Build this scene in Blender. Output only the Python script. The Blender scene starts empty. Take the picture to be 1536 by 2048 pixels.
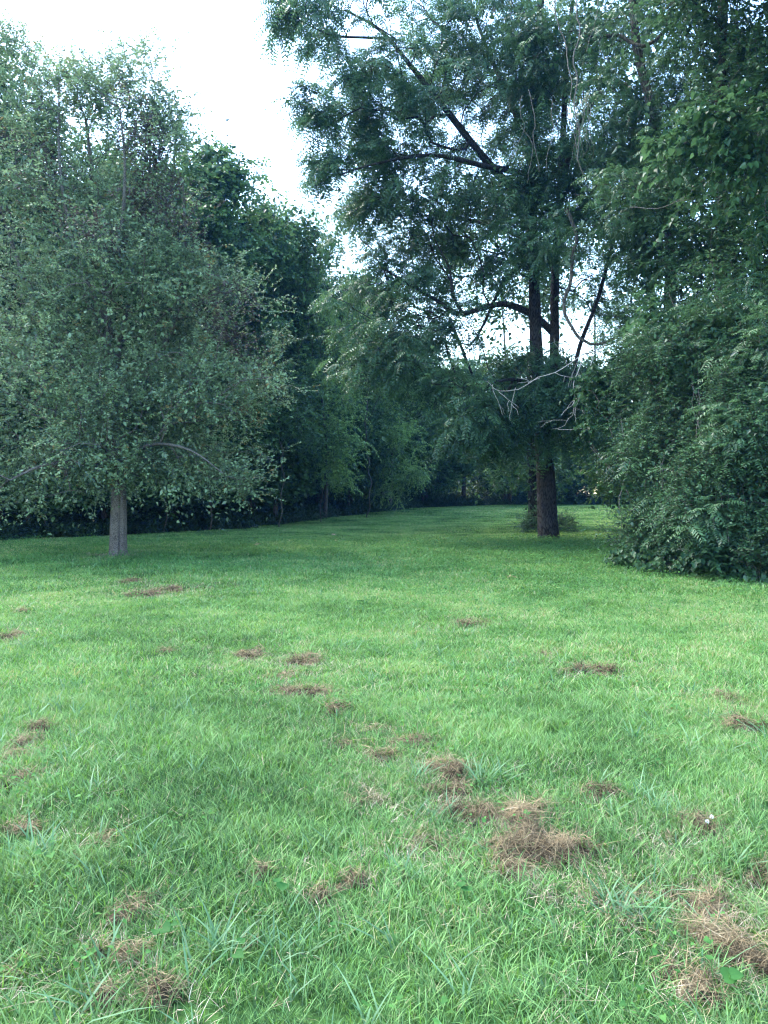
import bpy, math, random
import numpy as np
from mathutils import noise as mnoise, Vector

S = bpy.context.scene
C = S.collection
# ------------------------------------------------------------------ camera, sky, sun, exposure
F = 1553.0
PITCH = math.atan(39.0 / F)
CAMZ = 1.6
cam = bpy.data.cameras.new('camera')
cam.sensor_fit = 'VERTICAL'; cam.sensor_height = 36.0; cam.lens = F / 2048 * 36.0
cam.clip_start = 0.05; cam.clip_end = 2000
camo = bpy.data.objects.new('camera', cam); C.objects.link(camo)
camo.location = (0, 0, CAMZ); camo.rotation_euler = (math.pi / 2 - PITCH, 0, 0)
S.camera = camo

SUN_EL, SUN_AZ = math.radians(52), math.radians(-60)      # azimuth from +Y, negative to the left
w = bpy.data.worlds.new('World'); S.world = w; w.use_nodes = True
nt = w.node_tree; nt.nodes.clear()
sky = nt.nodes.new('ShaderNodeTexSky'); sky.sky_type = 'NISHITA'; sky.sun_disc = False
sky.sun_elevation = SUN_EL; sky.sun_rotation = SUN_AZ
sky.air_density = 1.3; sky.dust_density = 1.5; sky.ozone_density = 2.0
hs = nt.nodes.new('ShaderNodeHueSaturation'); hs.inputs['Saturation'].default_value = 1.12
bg = nt.nodes.new('ShaderNodeBackground'); bg.inputs['Strength'].default_value = 0.13
wo = nt.nodes.new('ShaderNodeOutputWorld')
nt.links.new(sky.outputs[0], hs.inputs['Color']); nt.links.new(hs.outputs[0], bg.inputs['Color'])
nt.links.new(bg.outputs[0], wo.inputs['Surface'])
sun = bpy.data.lights.new('sun', 'SUN'); sun.energy = 0.7; sun.angle = math.radians(25)
sun.color = (1.0, 0.96, 0.9)
suno = bpy.data.objects.new('sun', sun); C.objects.link(suno)
sd = Vector((math.sin(SUN_AZ) * math.cos(SUN_EL), math.cos(SUN_AZ) * math.cos(SUN_EL), math.sin(SUN_EL)))
suno.rotation_euler = sd.to_track_quat('Z', 'Y').to_euler(); suno.location = sd * 50
S.view_settings.view_transform = 'Standard'; S.view_settings.look = 'None'
S.view_settings.exposure = 3.12; S.view_settings.gamma = 1.0; S.view_settings.use_curve_mapping = False
S.render.engine = 'CYCLES'
S.cycles.max_bounces = 6; S.cycles.diffuse_bounces = 3; S.cycles.glossy_bounces = 1
S.cycles.transmission_bounces = 3; S.cycles.transparent_max_bounces = 4; S.cycles.volume_bounces = 0
S.cycles.use_denoising = True; S.cycles.caustics_reflective = False; S.cycles.caustics_refractive = False
S.cycles.filter_width = 1.2

# ------------------------------------------------------------------ geometry helpers
cp, sp_ = math.cos(PITCH), math.sin(PITCH)
def U(px, py, D):
    """world point seen at pixel (px,py) at world distance Y = D"""
    a = (px - 768) / F; b = (1024 - py) / F
    d = np.array([a, cp + b * sp_, -sp_ + b * cp])
    p = d * (D / d[1]); p[2] += CAMZ
    return p

def ground_z(x, y):
    x = np.asarray(x, float); y = np.asarray(y, float)
    t = np.clip((y - 28) / 35, 0, 1); s = t * t * (3 - 2 * t)
    z = 0.56 * s
    z = z + 0.025 * np.sin(x * 0.9 + 1.3) * np.sin(y * 0.7) + 0.012 * np.sin(x * 2.3 + y * 1.1)
    return z

def G(px, py):
    """point of the ground seen at pixel"""
    lo, hi = 1.5, 90.0
    for D in np.arange(1.8, 90, 0.05):
        p = U(px, py, D)
        if p[2] <= ground_z(p[0], p[1]): break
    p[2] = float(ground_z(p[0], p[1]))
    return p

def norm(v):
    return v / np.maximum(np.linalg.norm(v, axis=-1, keepdims=True), 1e-9)

class Buf:
    def __init__(s): s.v = []; s.f3 = []; s.f4 = []; s.t = []; s.n = 0
    def add(s, v, f3=None, f4=None, tint=0.5):
        v = np.asarray(v, float).reshape(-1, 3)
        if not len(v): return
        s.v.append(v)
        if f3 is not None and len(f3): s.f3.append(np.asarray(f3).reshape(-1, 3) + s.n)
        if f4 is not None and len(f4): s.f4.append(np.asarray(f4).reshape(-1, 4) + s.n)
        s.t.append(np.broadcast_to(np.asarray(tint, float), (len(v),)))
        s.n += len(v)
    def mesh(s, name, smooth=True):
        me = bpy.data.meshes.new(name)
        v = np.concatenate(s.v) if s.v else np.zeros((0, 3))
        f3 = np.concatenate(s.f3) if s.f3 else np.zeros((0, 3), int)
        f4 = np.concatenate(s.f4) if s.f4 else np.zeros((0, 4), int)
        me.vertices.add(len(v)); me.vertices.foreach_set('co', v.astype(np.float32).ravel())
        loops = np.concatenate([f3.ravel(), f4.ravel()]).astype(np.int32)
        me.loops.add(len(loops)); me.loops.foreach_set('vertex_index', loops)
        npoly = len(f3) + len(f4)
        me.polygons.add(npoly)
        st = np.concatenate([np.arange(len(f3)) * 3, len(f3) * 3 + np.arange(len(f4)) * 4]).astype(np.int32)
        me.polygons.foreach_set('loop_start', st)
        me.polygons.foreach_set('use_smooth', np.full(npoly, smooth))
        at = me.attributes.new('tint', 'FLOAT', 'POINT')
        if s.t: at.data.foreach_set('value', np.concatenate(s.t).astype(np.float32))
        me.update(calc_edges=True)
        return me

def link(name, me, mat, parent=None, kind=None, loc=None):
    o = bpy.data.objects.new(name, me); C.objects.link(o)
    if mat is not None and not me.materials: me.materials.append(mat)
    if parent is not None: o.parent = parent
    if kind: o['kind'] = kind
    if loc is not None: o.location = loc
    return o

def thing(name, label, cat, loc, group=None):
    o = bpy.data.objects.new(name, None); C.objects.link(o); o.location = loc
    o.empty_display_size = 0.3
    o['label'] = label; o['category'] = cat
    if group: o['group'] = group
    return o

# ------------------------------------------------------------------ materials
def mat_new(name):
    m = bpy.data.materials.new(name); m.use_nodes = True
    n = m.node_tree; n.nodes.clear()
    return m, n
def ramp(n, src, stops):
    r = n.nodes.new('ShaderNodeValToRGB'); cr = r.color_ramp
    while len(cr.elements) < len(stops): cr.elements.new(0.5)
    for e, (p, c) in zip(cr.elements, stops): e.position = p; e.color = (*c, 1)
    n.links.new(src, r.inputs[0]); return r.outputs[0]

def leaf_mat(name, dark, light, accent=None, transl=0.35, rough=0.45, spec=0.35, nscale=0.8, inst=False):
    m, n = mat_new(name)
    at = n.nodes.new('ShaderNodeAttribute'); at.attribute_name = 'tint'
    geo = n.nodes.new('ShaderNodeNewGeometry')
    nz = n.nodes.new('ShaderNodeTexNoise'); nz.inputs['Scale'].default_value = nscale
    nz.inputs['Detail'].default_value = 3
    n.links.new(geo.outputs['Position'], nz.inputs['Vector'])
    a = n.nodes.new('ShaderNodeMath'); a.operation = 'MULTIPLY_ADD'
    n.links.new(nz.outputs[0], a.inputs[0]); a.inputs[1].default_value = 1.3; a.inputs[2].default_value = -0.65
    b = n.nodes.new('ShaderNodeMath'); b.operation = 'ADD'
    n.links.new(at.outputs['Fac'], b.inputs[0]); n.links.new(a.outputs[0], b.inputs[1])
    src = b.outputs[0]
    if inst:
        z9 = n.nodes.new('ShaderNodeTexNoise'); z9.inputs['Scale'].default_value = 0.11; z9.inputs['Detail'].default_value = 2
        n.links.new(geo.outputs['Position'], z9.inputs['Vector'])
        q9 = n.nodes.new('ShaderNodeMath'); q9.operation = 'MULTIPLY_ADD'; q9.inputs[1].default_value = 1.2; q9.inputs[2].default_value = -0.6
        n.links.new(z9.outputs[0], q9.inputs[0])
        r9 = n.nodes.new('ShaderNodeMath'); r9.operation = 'ADD'; n.links.new(q9.outputs[0], r9.inputs[0]); n.links.new(src, r9.inputs[1]); src = r9.outputs[0]
        oi = n.nodes.new('ShaderNodeObjectInfo')
        c = n.nodes.new('ShaderNodeMath'); c.operation = 'MULTIPLY_ADD'
        n.links.new(oi.outputs['Random'], c.inputs[0]); c.inputs[1].default_value = 0.4
        n.links.new(src, c.inputs[2]); 
        d = n.nodes.new('ShaderNodeMath'); d.operation = 'SUBTRACT'
        n.links.new(c.outputs[0], d.inputs[0]); d.inputs[1].default_value = 0.2; src = d.outputs[0]
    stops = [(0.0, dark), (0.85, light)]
    if accent: stops = [(0.0, dark), (0.8, light), (0.9, light), (1.0, accent)]
    col = ramp(n, src, stops)
    if inst:      # worn, yellowed patches of turf
        z8 = n.nodes.new('ShaderNodeTexNoise'); z8.inputs['Scale'].default_value = 1.1; z8.inputs['Detail'].default_value = 4
        n.links.new(geo.outputs['Position'], z8.inputs['Vector'])
        m8 = n.nodes.new('ShaderNodeMapRange'); m8.inputs['From Min'].default_value = .52; m8.inputs['From Max'].default_value = .75; m8.inputs['To Max'].default_value = .6
        n.links.new(z8.outputs[0], m8.inputs[0])
        x8 = n.nodes.new('ShaderNodeMix'); x8.data_type = 'RGBA'; x8.inputs[7].default_value = (.195, .335, .07, 1)
        n.links.new(m8.outputs[0], x8.inputs[0]); n.links.new(col, x8.inputs[6]); col = x8.outputs[2]
    # pale leaf undersides
    mx = n.nodes.new('ShaderNodeMix'); mx.data_type = 'RGBA'; mx.blend_type = 'MIX'
    n.links.new(geo.outputs['Backfacing'], mx.inputs[0])
    hv = n.nodes.new('ShaderNodeHueSaturation'); hv.inputs['Saturation'].default_value = 0.8
    hv.inputs['Value'].default_value = 1.25; n.links.new(col, hv.inputs['Color'])
    n.links.new(col, mx.inputs[6]); n.links.new(hv.outputs[0], mx.inputs[7])
    p = n.nodes.new('ShaderNodeBsdfPrincipled'); p.inputs['Roughness'].default_value = rough
    p.inputs['Specular IOR Level'].default_value = spec
    n.links.new(mx.outputs[2], p.inputs['Base Color'])
    tr = n.nodes.new('ShaderNodeBsdfTranslucent')
    h2 = n.nodes.new('ShaderNodeHueSaturation'); h2.inputs['Value'].default_value = 1.5
    h2.inputs['Hue'].default_value = 0.485
    n.links.new(col, h2.inputs['Color']); n.links.new(h2.outputs[0], tr.inputs['Color'])
    ms = n.nodes.new('ShaderNodeMixShader'); ms.inputs[0].default_value = transl
    n.links.new(p.outputs[0], ms.inputs[1]); n.links.new(tr.outputs[0], ms.inputs[2])
    o = n.nodes.new('ShaderNodeOutputMaterial'); n.links.new(ms.outputs[0], o.inputs[0])
    return m

def bark_mat(name, dark, light, sx=9, sz=1.6, bump=0.6):
    m, n = mat_new(name)
    tc = n.nodes.new('ShaderNodeTexCoord'); mp = n.nodes.new('ShaderNodeMapping')
    mp.inputs['Scale'].default_value = (sx, sx, sz)
    n.links.new(tc.outputs['Object'], mp.inputs[0])
    nz = n.nodes.new('ShaderNodeTexNoise'); nz.inputs['Scale'].default_value = 1.6; nz.inputs['Detail'].default_value = 8
    nz.inputs['Roughness'].default_value = 0.65; nz.inputs['Distortion'].default_value = 0.6
    n.links.new(mp.outputs[0], nz.inputs['Vector'])
    vo = n.nodes.new('ShaderNodeTexVoronoi'); vo.feature = 'DISTANCE_TO_EDGE'; vo.inputs['Scale'].default_value = 2.2
    n.links.new(mp.outputs[0], vo.inputs['Vector'])
    sm = n.nodes.new('ShaderNodeMapRange'); sm.inputs['From Max'].default_value = 0.22
    n.links.new(vo.outputs['Distance'], sm.inputs[0])
    n2 = n.nodes.new('ShaderNodeTexNoise'); n2.inputs['Scale'].default_value = 3; n2.inputs['Detail'].default_value = 5
    n.links.new(tc.outputs['Object'], n2.inputs['Vector'])
    mu = n.nodes.new('ShaderNodeMath'); mu.operation = 'MULTIPLY'
    n.links.new(nz.outputs[0], mu.inputs[0]); n.links.new(sm.outputs[0], mu.inputs[1])
    ad = n.nodes.new('ShaderNodeMath'); ad.operation = 'ADD'
    m2 = n.nodes.new('ShaderNodeMath'); m2.operation = 'MULTIPLY'; m2.inputs[1].default_value = 0.55
    n.links.new(n2.outputs[0], m2.inputs[0]); n.links.new(m2.outputs[0], ad.inputs[0])
    n.links.new(mu.outputs[0], ad.inputs[1])
    col = ramp(n, ad.outputs[0], [(0.25, dark), (0.75, light)])
    p = n.nodes.new('ShaderNodeBsdfPrincipled'); p.inputs['Roughness'].default_value = 0.9
    p.inputs['Specular IOR Level'].default_value = 0.2
    n.links.new(col, p.inputs['Base Color'])
    bp = n.nodes.new('ShaderNodeBump'); bp.inputs['Strength'].default_value = bump; bp.inputs['Distance'].default_value = 0.03
    n.links.new(ad.outputs[0], bp.inputs['Height']); n.links.new(bp.outputs[0], p.inputs['Normal'])
    o = n.nodes.new('ShaderNodeOutputMaterial'); n.links.new(p.outputs[0], o.inputs[0])
    return m

M = {}
M['pear_leaf'] = leaf_mat('pear_leaf', (0.034, 0.068, 0.040), (0.215, 0.325, 0.155), accent=(0.20, 0.15, 0.05), transl=0.28)
M['pear_dull'] = leaf_mat('pear_dull_leaf', (0.035, 0.025, 0.025), (0.085, 0.065, 0.055), transl=0.2)
M['walnut_leaf'] = leaf_mat('walnut_leaf', (0.013, 0.050, 0.026), (0.090, 0.190, 0.075), spec=.5, rough=.4, transl=0.33)
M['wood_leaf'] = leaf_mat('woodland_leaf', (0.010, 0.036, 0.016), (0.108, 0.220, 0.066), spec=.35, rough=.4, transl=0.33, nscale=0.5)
M['pale_leaf'] = leaf_mat('pale_woodland_leaf', (0.04, 0.10, 0.026), (0.23, 0.38, 0.095), transl=0.35, spec=.45, nscale=0.6)
M['shrub_leaf'] = leaf_mat('shrub_leaf', (0.013, 0.045, 0.024), (0.070, 0.160, 0.065), transl=0.3, spec=0.35, rough=0.5, nscale=1.5)
M['vine_leaf'] = leaf_mat('vine_leaf', (0.012, 0.044, 0.022), (0.055, 0.130, 0.050), transl=0.38, nscale=1.8)
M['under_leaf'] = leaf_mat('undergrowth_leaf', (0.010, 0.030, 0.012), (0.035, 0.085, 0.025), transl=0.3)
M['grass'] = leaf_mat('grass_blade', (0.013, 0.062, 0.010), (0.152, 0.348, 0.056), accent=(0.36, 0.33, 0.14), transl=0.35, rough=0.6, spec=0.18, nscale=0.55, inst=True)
M['tussock'] = leaf_mat('tussock_blade', (0.035, 0.12, 0.035), (0.11, 0.25, 0.085), transl=0.35, rough=0.5, spec=0.3)
M['weed'] = leaf_mat('weed_leaf', (0.030, 0.11, 0.025), (0.10, 0.25, 0.055), transl=0.3, rough=0.6, spec=0.15)
M['straw'] = leaf_mat('dry_grass', (0.042, 0.031, 0.019), (0.390, 0.295, 0.162), accent=(0.52, 0.43, 0.27), transl=0.1, rough=0.8, spec=0.1, nscale=6)
M['bark_pear'] = bark_mat('pear_bark', (0.035, 0.030, 0.028), (0.24, 0.215, 0.19), 26, 9, 0.8)
M['bark_walnut'] = bark_mat('walnut_bark', (0.010, 0.009, 0.010), (0.085, 0.078, 0.078), 16, 2.2, 1.0)
M['bark_wood'] = bark_mat('woodland_bark', (0.03, 0.027, 0.023), (0.13, 0.115, 0.095), 10, 2.0, 0.6)
M['vine_bark'] = bark_mat('vine_bark', (0.08, 0.07, 0.062), (0.24, 0.21, 0.19), 20, 5, 0.4)
M['dead_bark'] = bark_mat('dead_wood', (0.24, 0.22, 0.19), (0.50, 0.47, 0.43), 20, 6, 0.3)

# ------------------------------------------------------------------ tubes, leaves
def tube(buf, pts, rad, sides=6, tint=0.5):
    pts = np.asarray(pts, float); k = len(pts)
    if k < 2: return
    T = norm(np.gradient(pts, axis=0))
    ref = np.array([0, 0, 1.0]) if abs(T[0, 2]) < 0.9 else np.array([1.0, 0, 0])
    A = np.zeros((k, 3)); a = ref - T[0] * np.dot(ref, T[0]); a /= np.linalg.norm(a)
    for i in range(k):
        a = a - T[i] * np.dot(a, T[i]); a /= max(np.linalg.norm(a), 1e-6); A[i] = a
    B = np.cross(T, A)
    th = np.arange(sides) / sides * 2 * math.pi
    rad = np.broadcast_to(rad, (k,))
    ring = pts[:, None, :] + rad[:, None, None] * (A[:, None, :] * np.cos(th)[None, :, None] + B[:, None, :] * np.sin(th)[None, :, None])
    i = np.arange(k - 1)[:, None] * sides; j = np.arange(sides)[None, :]; j2 = (j + 1) % sides
    f4 = np.stack([i + j, i + j2, i + sides + j2, i + sides + j], -1).reshape(-1, 4)
    buf.add(ring.reshape(-1, 3), f4=f4, tint=tint)

def leaves(buf, P, D, N, L, W, tint, fold=0.18, droop=0.12, mid=0.42):
    """folded blade of four corners for each leaf"""
    D = norm(D); Sd = norm(np.cross(D, N)); N = np.cross(Sd, D)
    L = np.broadcast_to(L, (len(P),))[:, None]; W = np.broadcast_to(W, (len(P),))[:, None]
    v = np.stack([P, P + D * L * mid + Sd * W / 2 + N * W * fold, P + D * L - N * L * droop,
                  P + D * L * mid - Sd * W / 2 + N * W * fold], 1)
    b = np.arange(len(P))[:, None] * 4
    f = np.concatenate([b + [0, 1, 2], b + [0, 2, 3]], 0)
    buf.add(v.reshape(-1, 3), f3=f, tint=np.repeat(tint, 4))

HEART = np.array([[0, 0], [-0.10, 0.30], [0.08, 0.50], [0.42, 0.46], [0.75, 0.22], [1.0, 0], [0.75, -0.22], [0.42, -0.46], [0.08, -0.50], [-0.10, -0.30]])
MAPLE = np.array([[0, 0], [-0.05, 0.35], [0.22, 0.30], [0.30, 0.62], [0.50, 0.25], [0.72, 0.28], [1.0, 0], [0.72, -0.28], [0.50, -0.25], [0.30, -0.62], [0.22, -0.30], [-0.05, -0.35]])
LONG = np.array([[0, 0], [0.15, 0.12], [0.4, 0.19], [0.7, 0.14], [1, 0], [0.7, -0.14], [0.4, -0.19], [0.15, -0.12]])
def shaped(buf, P, D, N, L, shape, tint, curl=0.25):
    D = norm(D); Sd = norm(np.cross(D, N)); N = np.cross(Sd, D); n = len(P); k = len(shape)
    L = np.broadcast_to(L, (n,))[:, None, None]
    u = shape[None, :, 0:1]; s = shape[None, :, 1:2]
    v = P[:, None] + L * (u * D[:, None] + s * Sd[:, None] + (-curl * u * u + 0.35 * np.abs(s)) * N[:, None])
    c = P[:, None] + L * (0.4 * D[:, None] - 0.05 * N[:, None])
    v = np.concatenate([v, c], 1)
    j = np.arange(k); f = np.stack([j, (j + 1) % k, np.full(k, k)], 1)
    f = (f[None] + (np.arange(n) * (k + 1))[:, None, None]).reshape(-1, 3)
    buf.add(v.reshape(-1, 3), f3=f, tint=np.repeat(tint, k + 1))

def rnd_unit(r, n):
    return norm(r.normal(size=(n, 3)))

def shoots(r, tips, dirs, K, leafbuf, twigbuf, dullbuf=None, dull=None):
    """sprays of leaves round every twig tip"""
    m = K['shoots']; n = len(tips)
    P0 = np.repeat(tips, m, 0) + r.normal(size=(n * m, 3)) * K.get('spread', 0.12)
    Dd = norm(np.repeat(dirs, m, 0) * K.get('follow', 0.6) + rnd_unit(r, n * m) * K.get('rand', 0.8) + np.array([0, 0, K.get('up', 0)]))
    Ls = K['len'] * r.uniform(0.6, 1.3, n * m)
    k = K['n']; sag = K.get('sag', 0.15)
    t = (np.arange(k) + 0.6)[None] / k
    t = t + r.uniform(-0.3, 0.3, (n * m, k)) / k
    pos = P0[:, None] + Dd[:, None] * (Ls[:, None] * t)[..., None]
    pos[..., 2] -= sag * Ls[:, None] * t ** 2
    tang = np.repeat(Dd[:, None], k, 1).copy(); tang[..., 2] -= 2 * sag * t
    tang = norm(tang)
    up = np.array([0, 0, 1.0])
    side = norm(np.cross(tang, up) + 1e-4)
    sgn = np.where((np.arange(k) % 2) == 0, 1.0, -1.0)[None, :, None]
    ld = norm(tang * K.get('fwd', 0.6) + side * sgn * 0.9 + r.normal(size=tang.shape) * K.get('lj', 0.35) + np.array([0, 0, K.get('lz', -0.1)]))
    nn = norm(up + r.normal(size=tang.shape) * K.get('nj', 0.45))
    base_t = np.repeat(r.uniform(0.1, 0.75, n), m)[:, None] * 0.6 + r.uniform(0, 0.25, (n * m, 1))
    tint = base_t + r.uniform(-0.1, 0.3, (n * m, k))
    if K.get('tipbright'): tint = tint + K['tipbright'] * t  # paler shoot tips, light caught at the tips painted into the tint
    P = pos.reshape(-1, 3); LD = ld.reshape(-1, 3); NN = nn.reshape(-1, 3); TI = tint.reshape(-1)
    sz = K['L'] * r.uniform(0.65, 1.2, len(P))
    if 'pairs' in K:
        q = K['pairs']; nl = len(P)
        tt = (np.arange(q) + 1.0)[None] / (q + 0.4)
        dr = K.get('cdroop', 0.35)
        cpnt = P[:, None] + LD[:, None] * (sz[:, None] * tt)[..., None]
        cpnt[..., 2] -= dr * sz[:, None] * tt ** 2
        ct = np.repeat(LD[:, None], q, 1).copy(); ct[..., 2] -= 2 * dr * tt; ct = norm(ct)
        csd = norm(np.cross(ct, NN[:, None]) + 1e-4)
        cn = norm(np.cross(csd, ct))
        ll = K['lf'] * sz[:, None] * (1 - 0.45 * np.abs(tt - 0.5) * 2 * 0.8)
        T2 = np.repeat(TI, q)
        for s in (1, -1):
            d2 = norm(csd * s * 0.85 + ct * 0.5 - cn * 0.25 + r.normal(size=csd.shape) * 0.12)
            leaves(leafbuf, cpnt.reshape(-1, 3), d2.reshape(-1, 3), cn.reshape(-1, 3) + r.normal(size=(nl * q, 3)) * 0.2,
                   ll.reshape(-1), ll.reshape(-1) * K.get('asp', 0.34), T2 + r.uniform(-0.06, 0.06, nl * q))
        leaves(leafbuf, P, norm(LD - np.array([0, 0, dr * 0.6])), NN, sz * 0.95, 0.010, TI, fold=0, droop=0)
    elif K.get('shape') is not None:
        shaped(leafbuf, P, LD, NN, sz, K['shape'], TI)
    else:
        if dullbuf is not None:
            z = dull(P)
            leaves(dullbuf, P[z], LD[z], NN[z], sz[z], sz[z] * K.get('asp', 0.5), TI[z])
            P, LD, NN, sz, TI = P[~z], LD[~z], NN[~z], sz[~z], TI[~z]
        leaves(leafbuf, P, LD, NN, sz, sz * K.get('asp', 0.5), TI)
    if K.get('fill'):
        fn, fL, fs, fin = K['fill']       # larger sheltered leaves deeper in the crown
        tf = tips[tips[:, 2] < K.get('fillz', 99)]
        c = tips.mean(0); Q = np.repeat(tf, fn, 0); nf = len(Q)
        ax = np.array([c[0], c[1], 0]); inw = Q * [1, 1, 0] - ax
        Q = Q - inw * r.uniform(0, fin, (nf, 1)) + r.normal(size=(nf, 3)) * fs - [0, 0, fs * .3]
        leaves(leafbuf, Q, norm(r.normal(size=(nf, 3)) + [0, 0, -.4]), norm(r.normal(size=(nf, 3)) * .6 + [0, 0, 1.]), fL * r.uniform(.6, 1.2, nf), fL * .6, np.repeat(r.uniform(.1, .5, len(tf)), fn) + r.uniform(-.1, .2, nf))
    # the shoot itself: a thin three-cornered stalk
    if twigbuf is not None:
        e = P0 + Dd * Ls[:, None]; e[:, 2] -= sag * Ls
        mpt = P0 + Dd * Ls[:, None] * 0.5; mpt[:, 2] -= sag * Ls * 0.25
        rr = K.get('tr', 0.005)
        s1 = norm(np.cross(Dd, up) + 1e-4) * rr; u1 = np.cross(s1, Dd); u1 = norm(u1) * rr
        v = np.stack([P0 + s1, P0 - s1 * 0.5 + u1, P0 - s1 * 0.5 - u1, mpt + s1 * .7, mpt - s1 * 0.35 + u1 * .7, mpt - s1 * 0.35 - u1 * .7, e], 1)
        q = []
        b = np.arange(len(P0))[:, None] * 7
        f4 = np.concatenate([b + [0, 1, 4, 3], b + [1, 2, 5, 4], b + [2, 0, 3, 5]])
        f3 = np.concatenate([b + [3, 4, 6], b + [4, 5, 6], b + [5, 3, 6]])
        twigbuf.add(v.reshape(-1, 3), f3=f3, f4=f4, tint=0.4)

# ------------------------------------------------------------------ tree skeleton
def resample(pts, step):
    pts = np.asarray(pts, float)
    # Catmull-Rom through the given points
    P = np.vstack([2 * pts[0] - pts[1], pts, 2 * pts[-1] - pts[-2]])
    out = []
    for i in range(1, len(P) - 2):
        L = np.linalg.norm(P[i + 1] - P[i]); n = max(2, int(math.ceil(L / step)))
        for t in np.arange(n) / n:
            out.append(0.5 * ((2 * P[i]) + (-P[i - 1] + P[i + 1]) * t + (2 * P[i - 1] - 5 * P[i] + 4 * P[i + 1] - P[i + 2]) * t * t
                              + (-P[i - 1] + 3 * P[i] - 3 * P[i + 1] + P[i + 2]) * t ** 3))
    out.append(P[-2]); return np.array(out)

def skeleton(r, paths, targets, step=0.45, attach_from=0.25, wander=0.06, lift=0.15, plw=0.25, tipr=0.006, rexp=0.43):
    """paths: list of (points, r0, r1, attachable-from fraction); every target gets its own twig"""
    pos = []; par = []; rad = []; ok = []; plen = []; own = []
    pieces = []
    for pi, (pts, r0, r1, fr) in enumerate(paths):
        q = resample(pts, step); n = len(q); base = len(pos)
        if pi == 0: parent = -1; l0 = 0
        else:
            d = np.linalg.norm(np.array(pos) - q[0], axis=1); parent = int(d.argmin()); l0 = plen[parent]
        acc = l0
        for i in range(n):
            if i: acc += np.linalg.norm(q[i] - q[i - 1])
            pos.append(q[i]); par.append(parent if i == 0 else base + i - 1); plen.append(acc)
            rad.append(r0 + (r1 - r0) * i / (n - 1)); ok.append(i / (n - 1) >= fr); own.append(pi)
    npath = len(pos)
    cap = npath + len(targets) * 30
    A = np.zeros((cap, 3)); A[:npath] = pos; PL = np.zeros(cap); PL[:npath] = plen
    OK = np.zeros(cap, bool); OK[:npath] = ok
    par = list(par); n = npath
    d0 = np.array([np.linalg.norm(A[:npath][OK[:npath]] - t, axis=1).min() for t in targets]) if len(targets) else np.zeros(0)
    tips = []; tdir = []
    for ti in np.argsort(d0):
        t = targets[ti]
        dv = t - A[:n]; d = np.linalg.norm(dv, axis=1)
        cost = d + plw * PL[:n] + np.where(OK[:n], 0, 1e6) + 0.35 * np.maximum(0, -dv[:, 2])
        a = int(cost.argmin()); L = d[a]
        m = max(1, int(round(L / step)))
        m = min(m, 25)
        s = A[a]; pd = A[a] - A[par[a]] if par[a] >= 0 else np.array([0, 0, 1.0])
        pd = pd / max(np.linalg.norm(pd), 1e-6)
        c = s + (t - s) * 0.45 + np.array([0, 0, lift * L]) + pd * 0.15 * L
        prev = a
        for i in range(1, m + 1):
            u = i / m
            p = (1 - u) ** 2 * s + 2 * u * (1 - u) * c + u * u * t
            if i < m: p = p + r.normal(size=3) * wander * min(L, 1.5)
            A[n] = p; par.append(prev); PL[n] = PL[prev] + L / m; OK[n] = True
            prev = n; n += 1
        tips.append(prev); pp = A[prev] - A[par[prev]]; tdir.append(pp / max(np.linalg.norm(pp), 1e-6))
    A = A[:n]; par = np.array(par)
    cnt = np.ones(n)
    for i in range(n - 1, 0, -1):
        if i >= npath and par[i] >= 0: cnt[par[i]] += cnt[i] * (1.0 if par[i] >= npath else 0.0)
    R = tipr * cnt ** rexp
    R[:npath] = rad
    for i in range(npath, n):
        R[i] = min(R[i], R[par[i]] * 0.9)
    kids = [[] for _ in range(n)]
    for i in range(npath, n): kids[par[i]].append(i)
    chains = []
    stack = [(k, par_i) for par_i in range(npath) for k in kids[par_i]]
    while stack:
        k, p0 = stack.pop(); ch = [p0, k]
        while kids[ch[-1]]:
            ks = sorted(kids[ch[-1]], key=lambda q: -R[q])
            stack += [(q, ch[-1]) for q in ks[1:]]; ch.append(ks[0])
        chains.append(ch)
    pathnodes = [[i for i in range(npath) if own[i] == pi] for pi in range(len(paths))]
    return A, R, par, chains, np.array(tips, int), np.array(tdir).reshape(-1, 3), pathnodes

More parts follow.
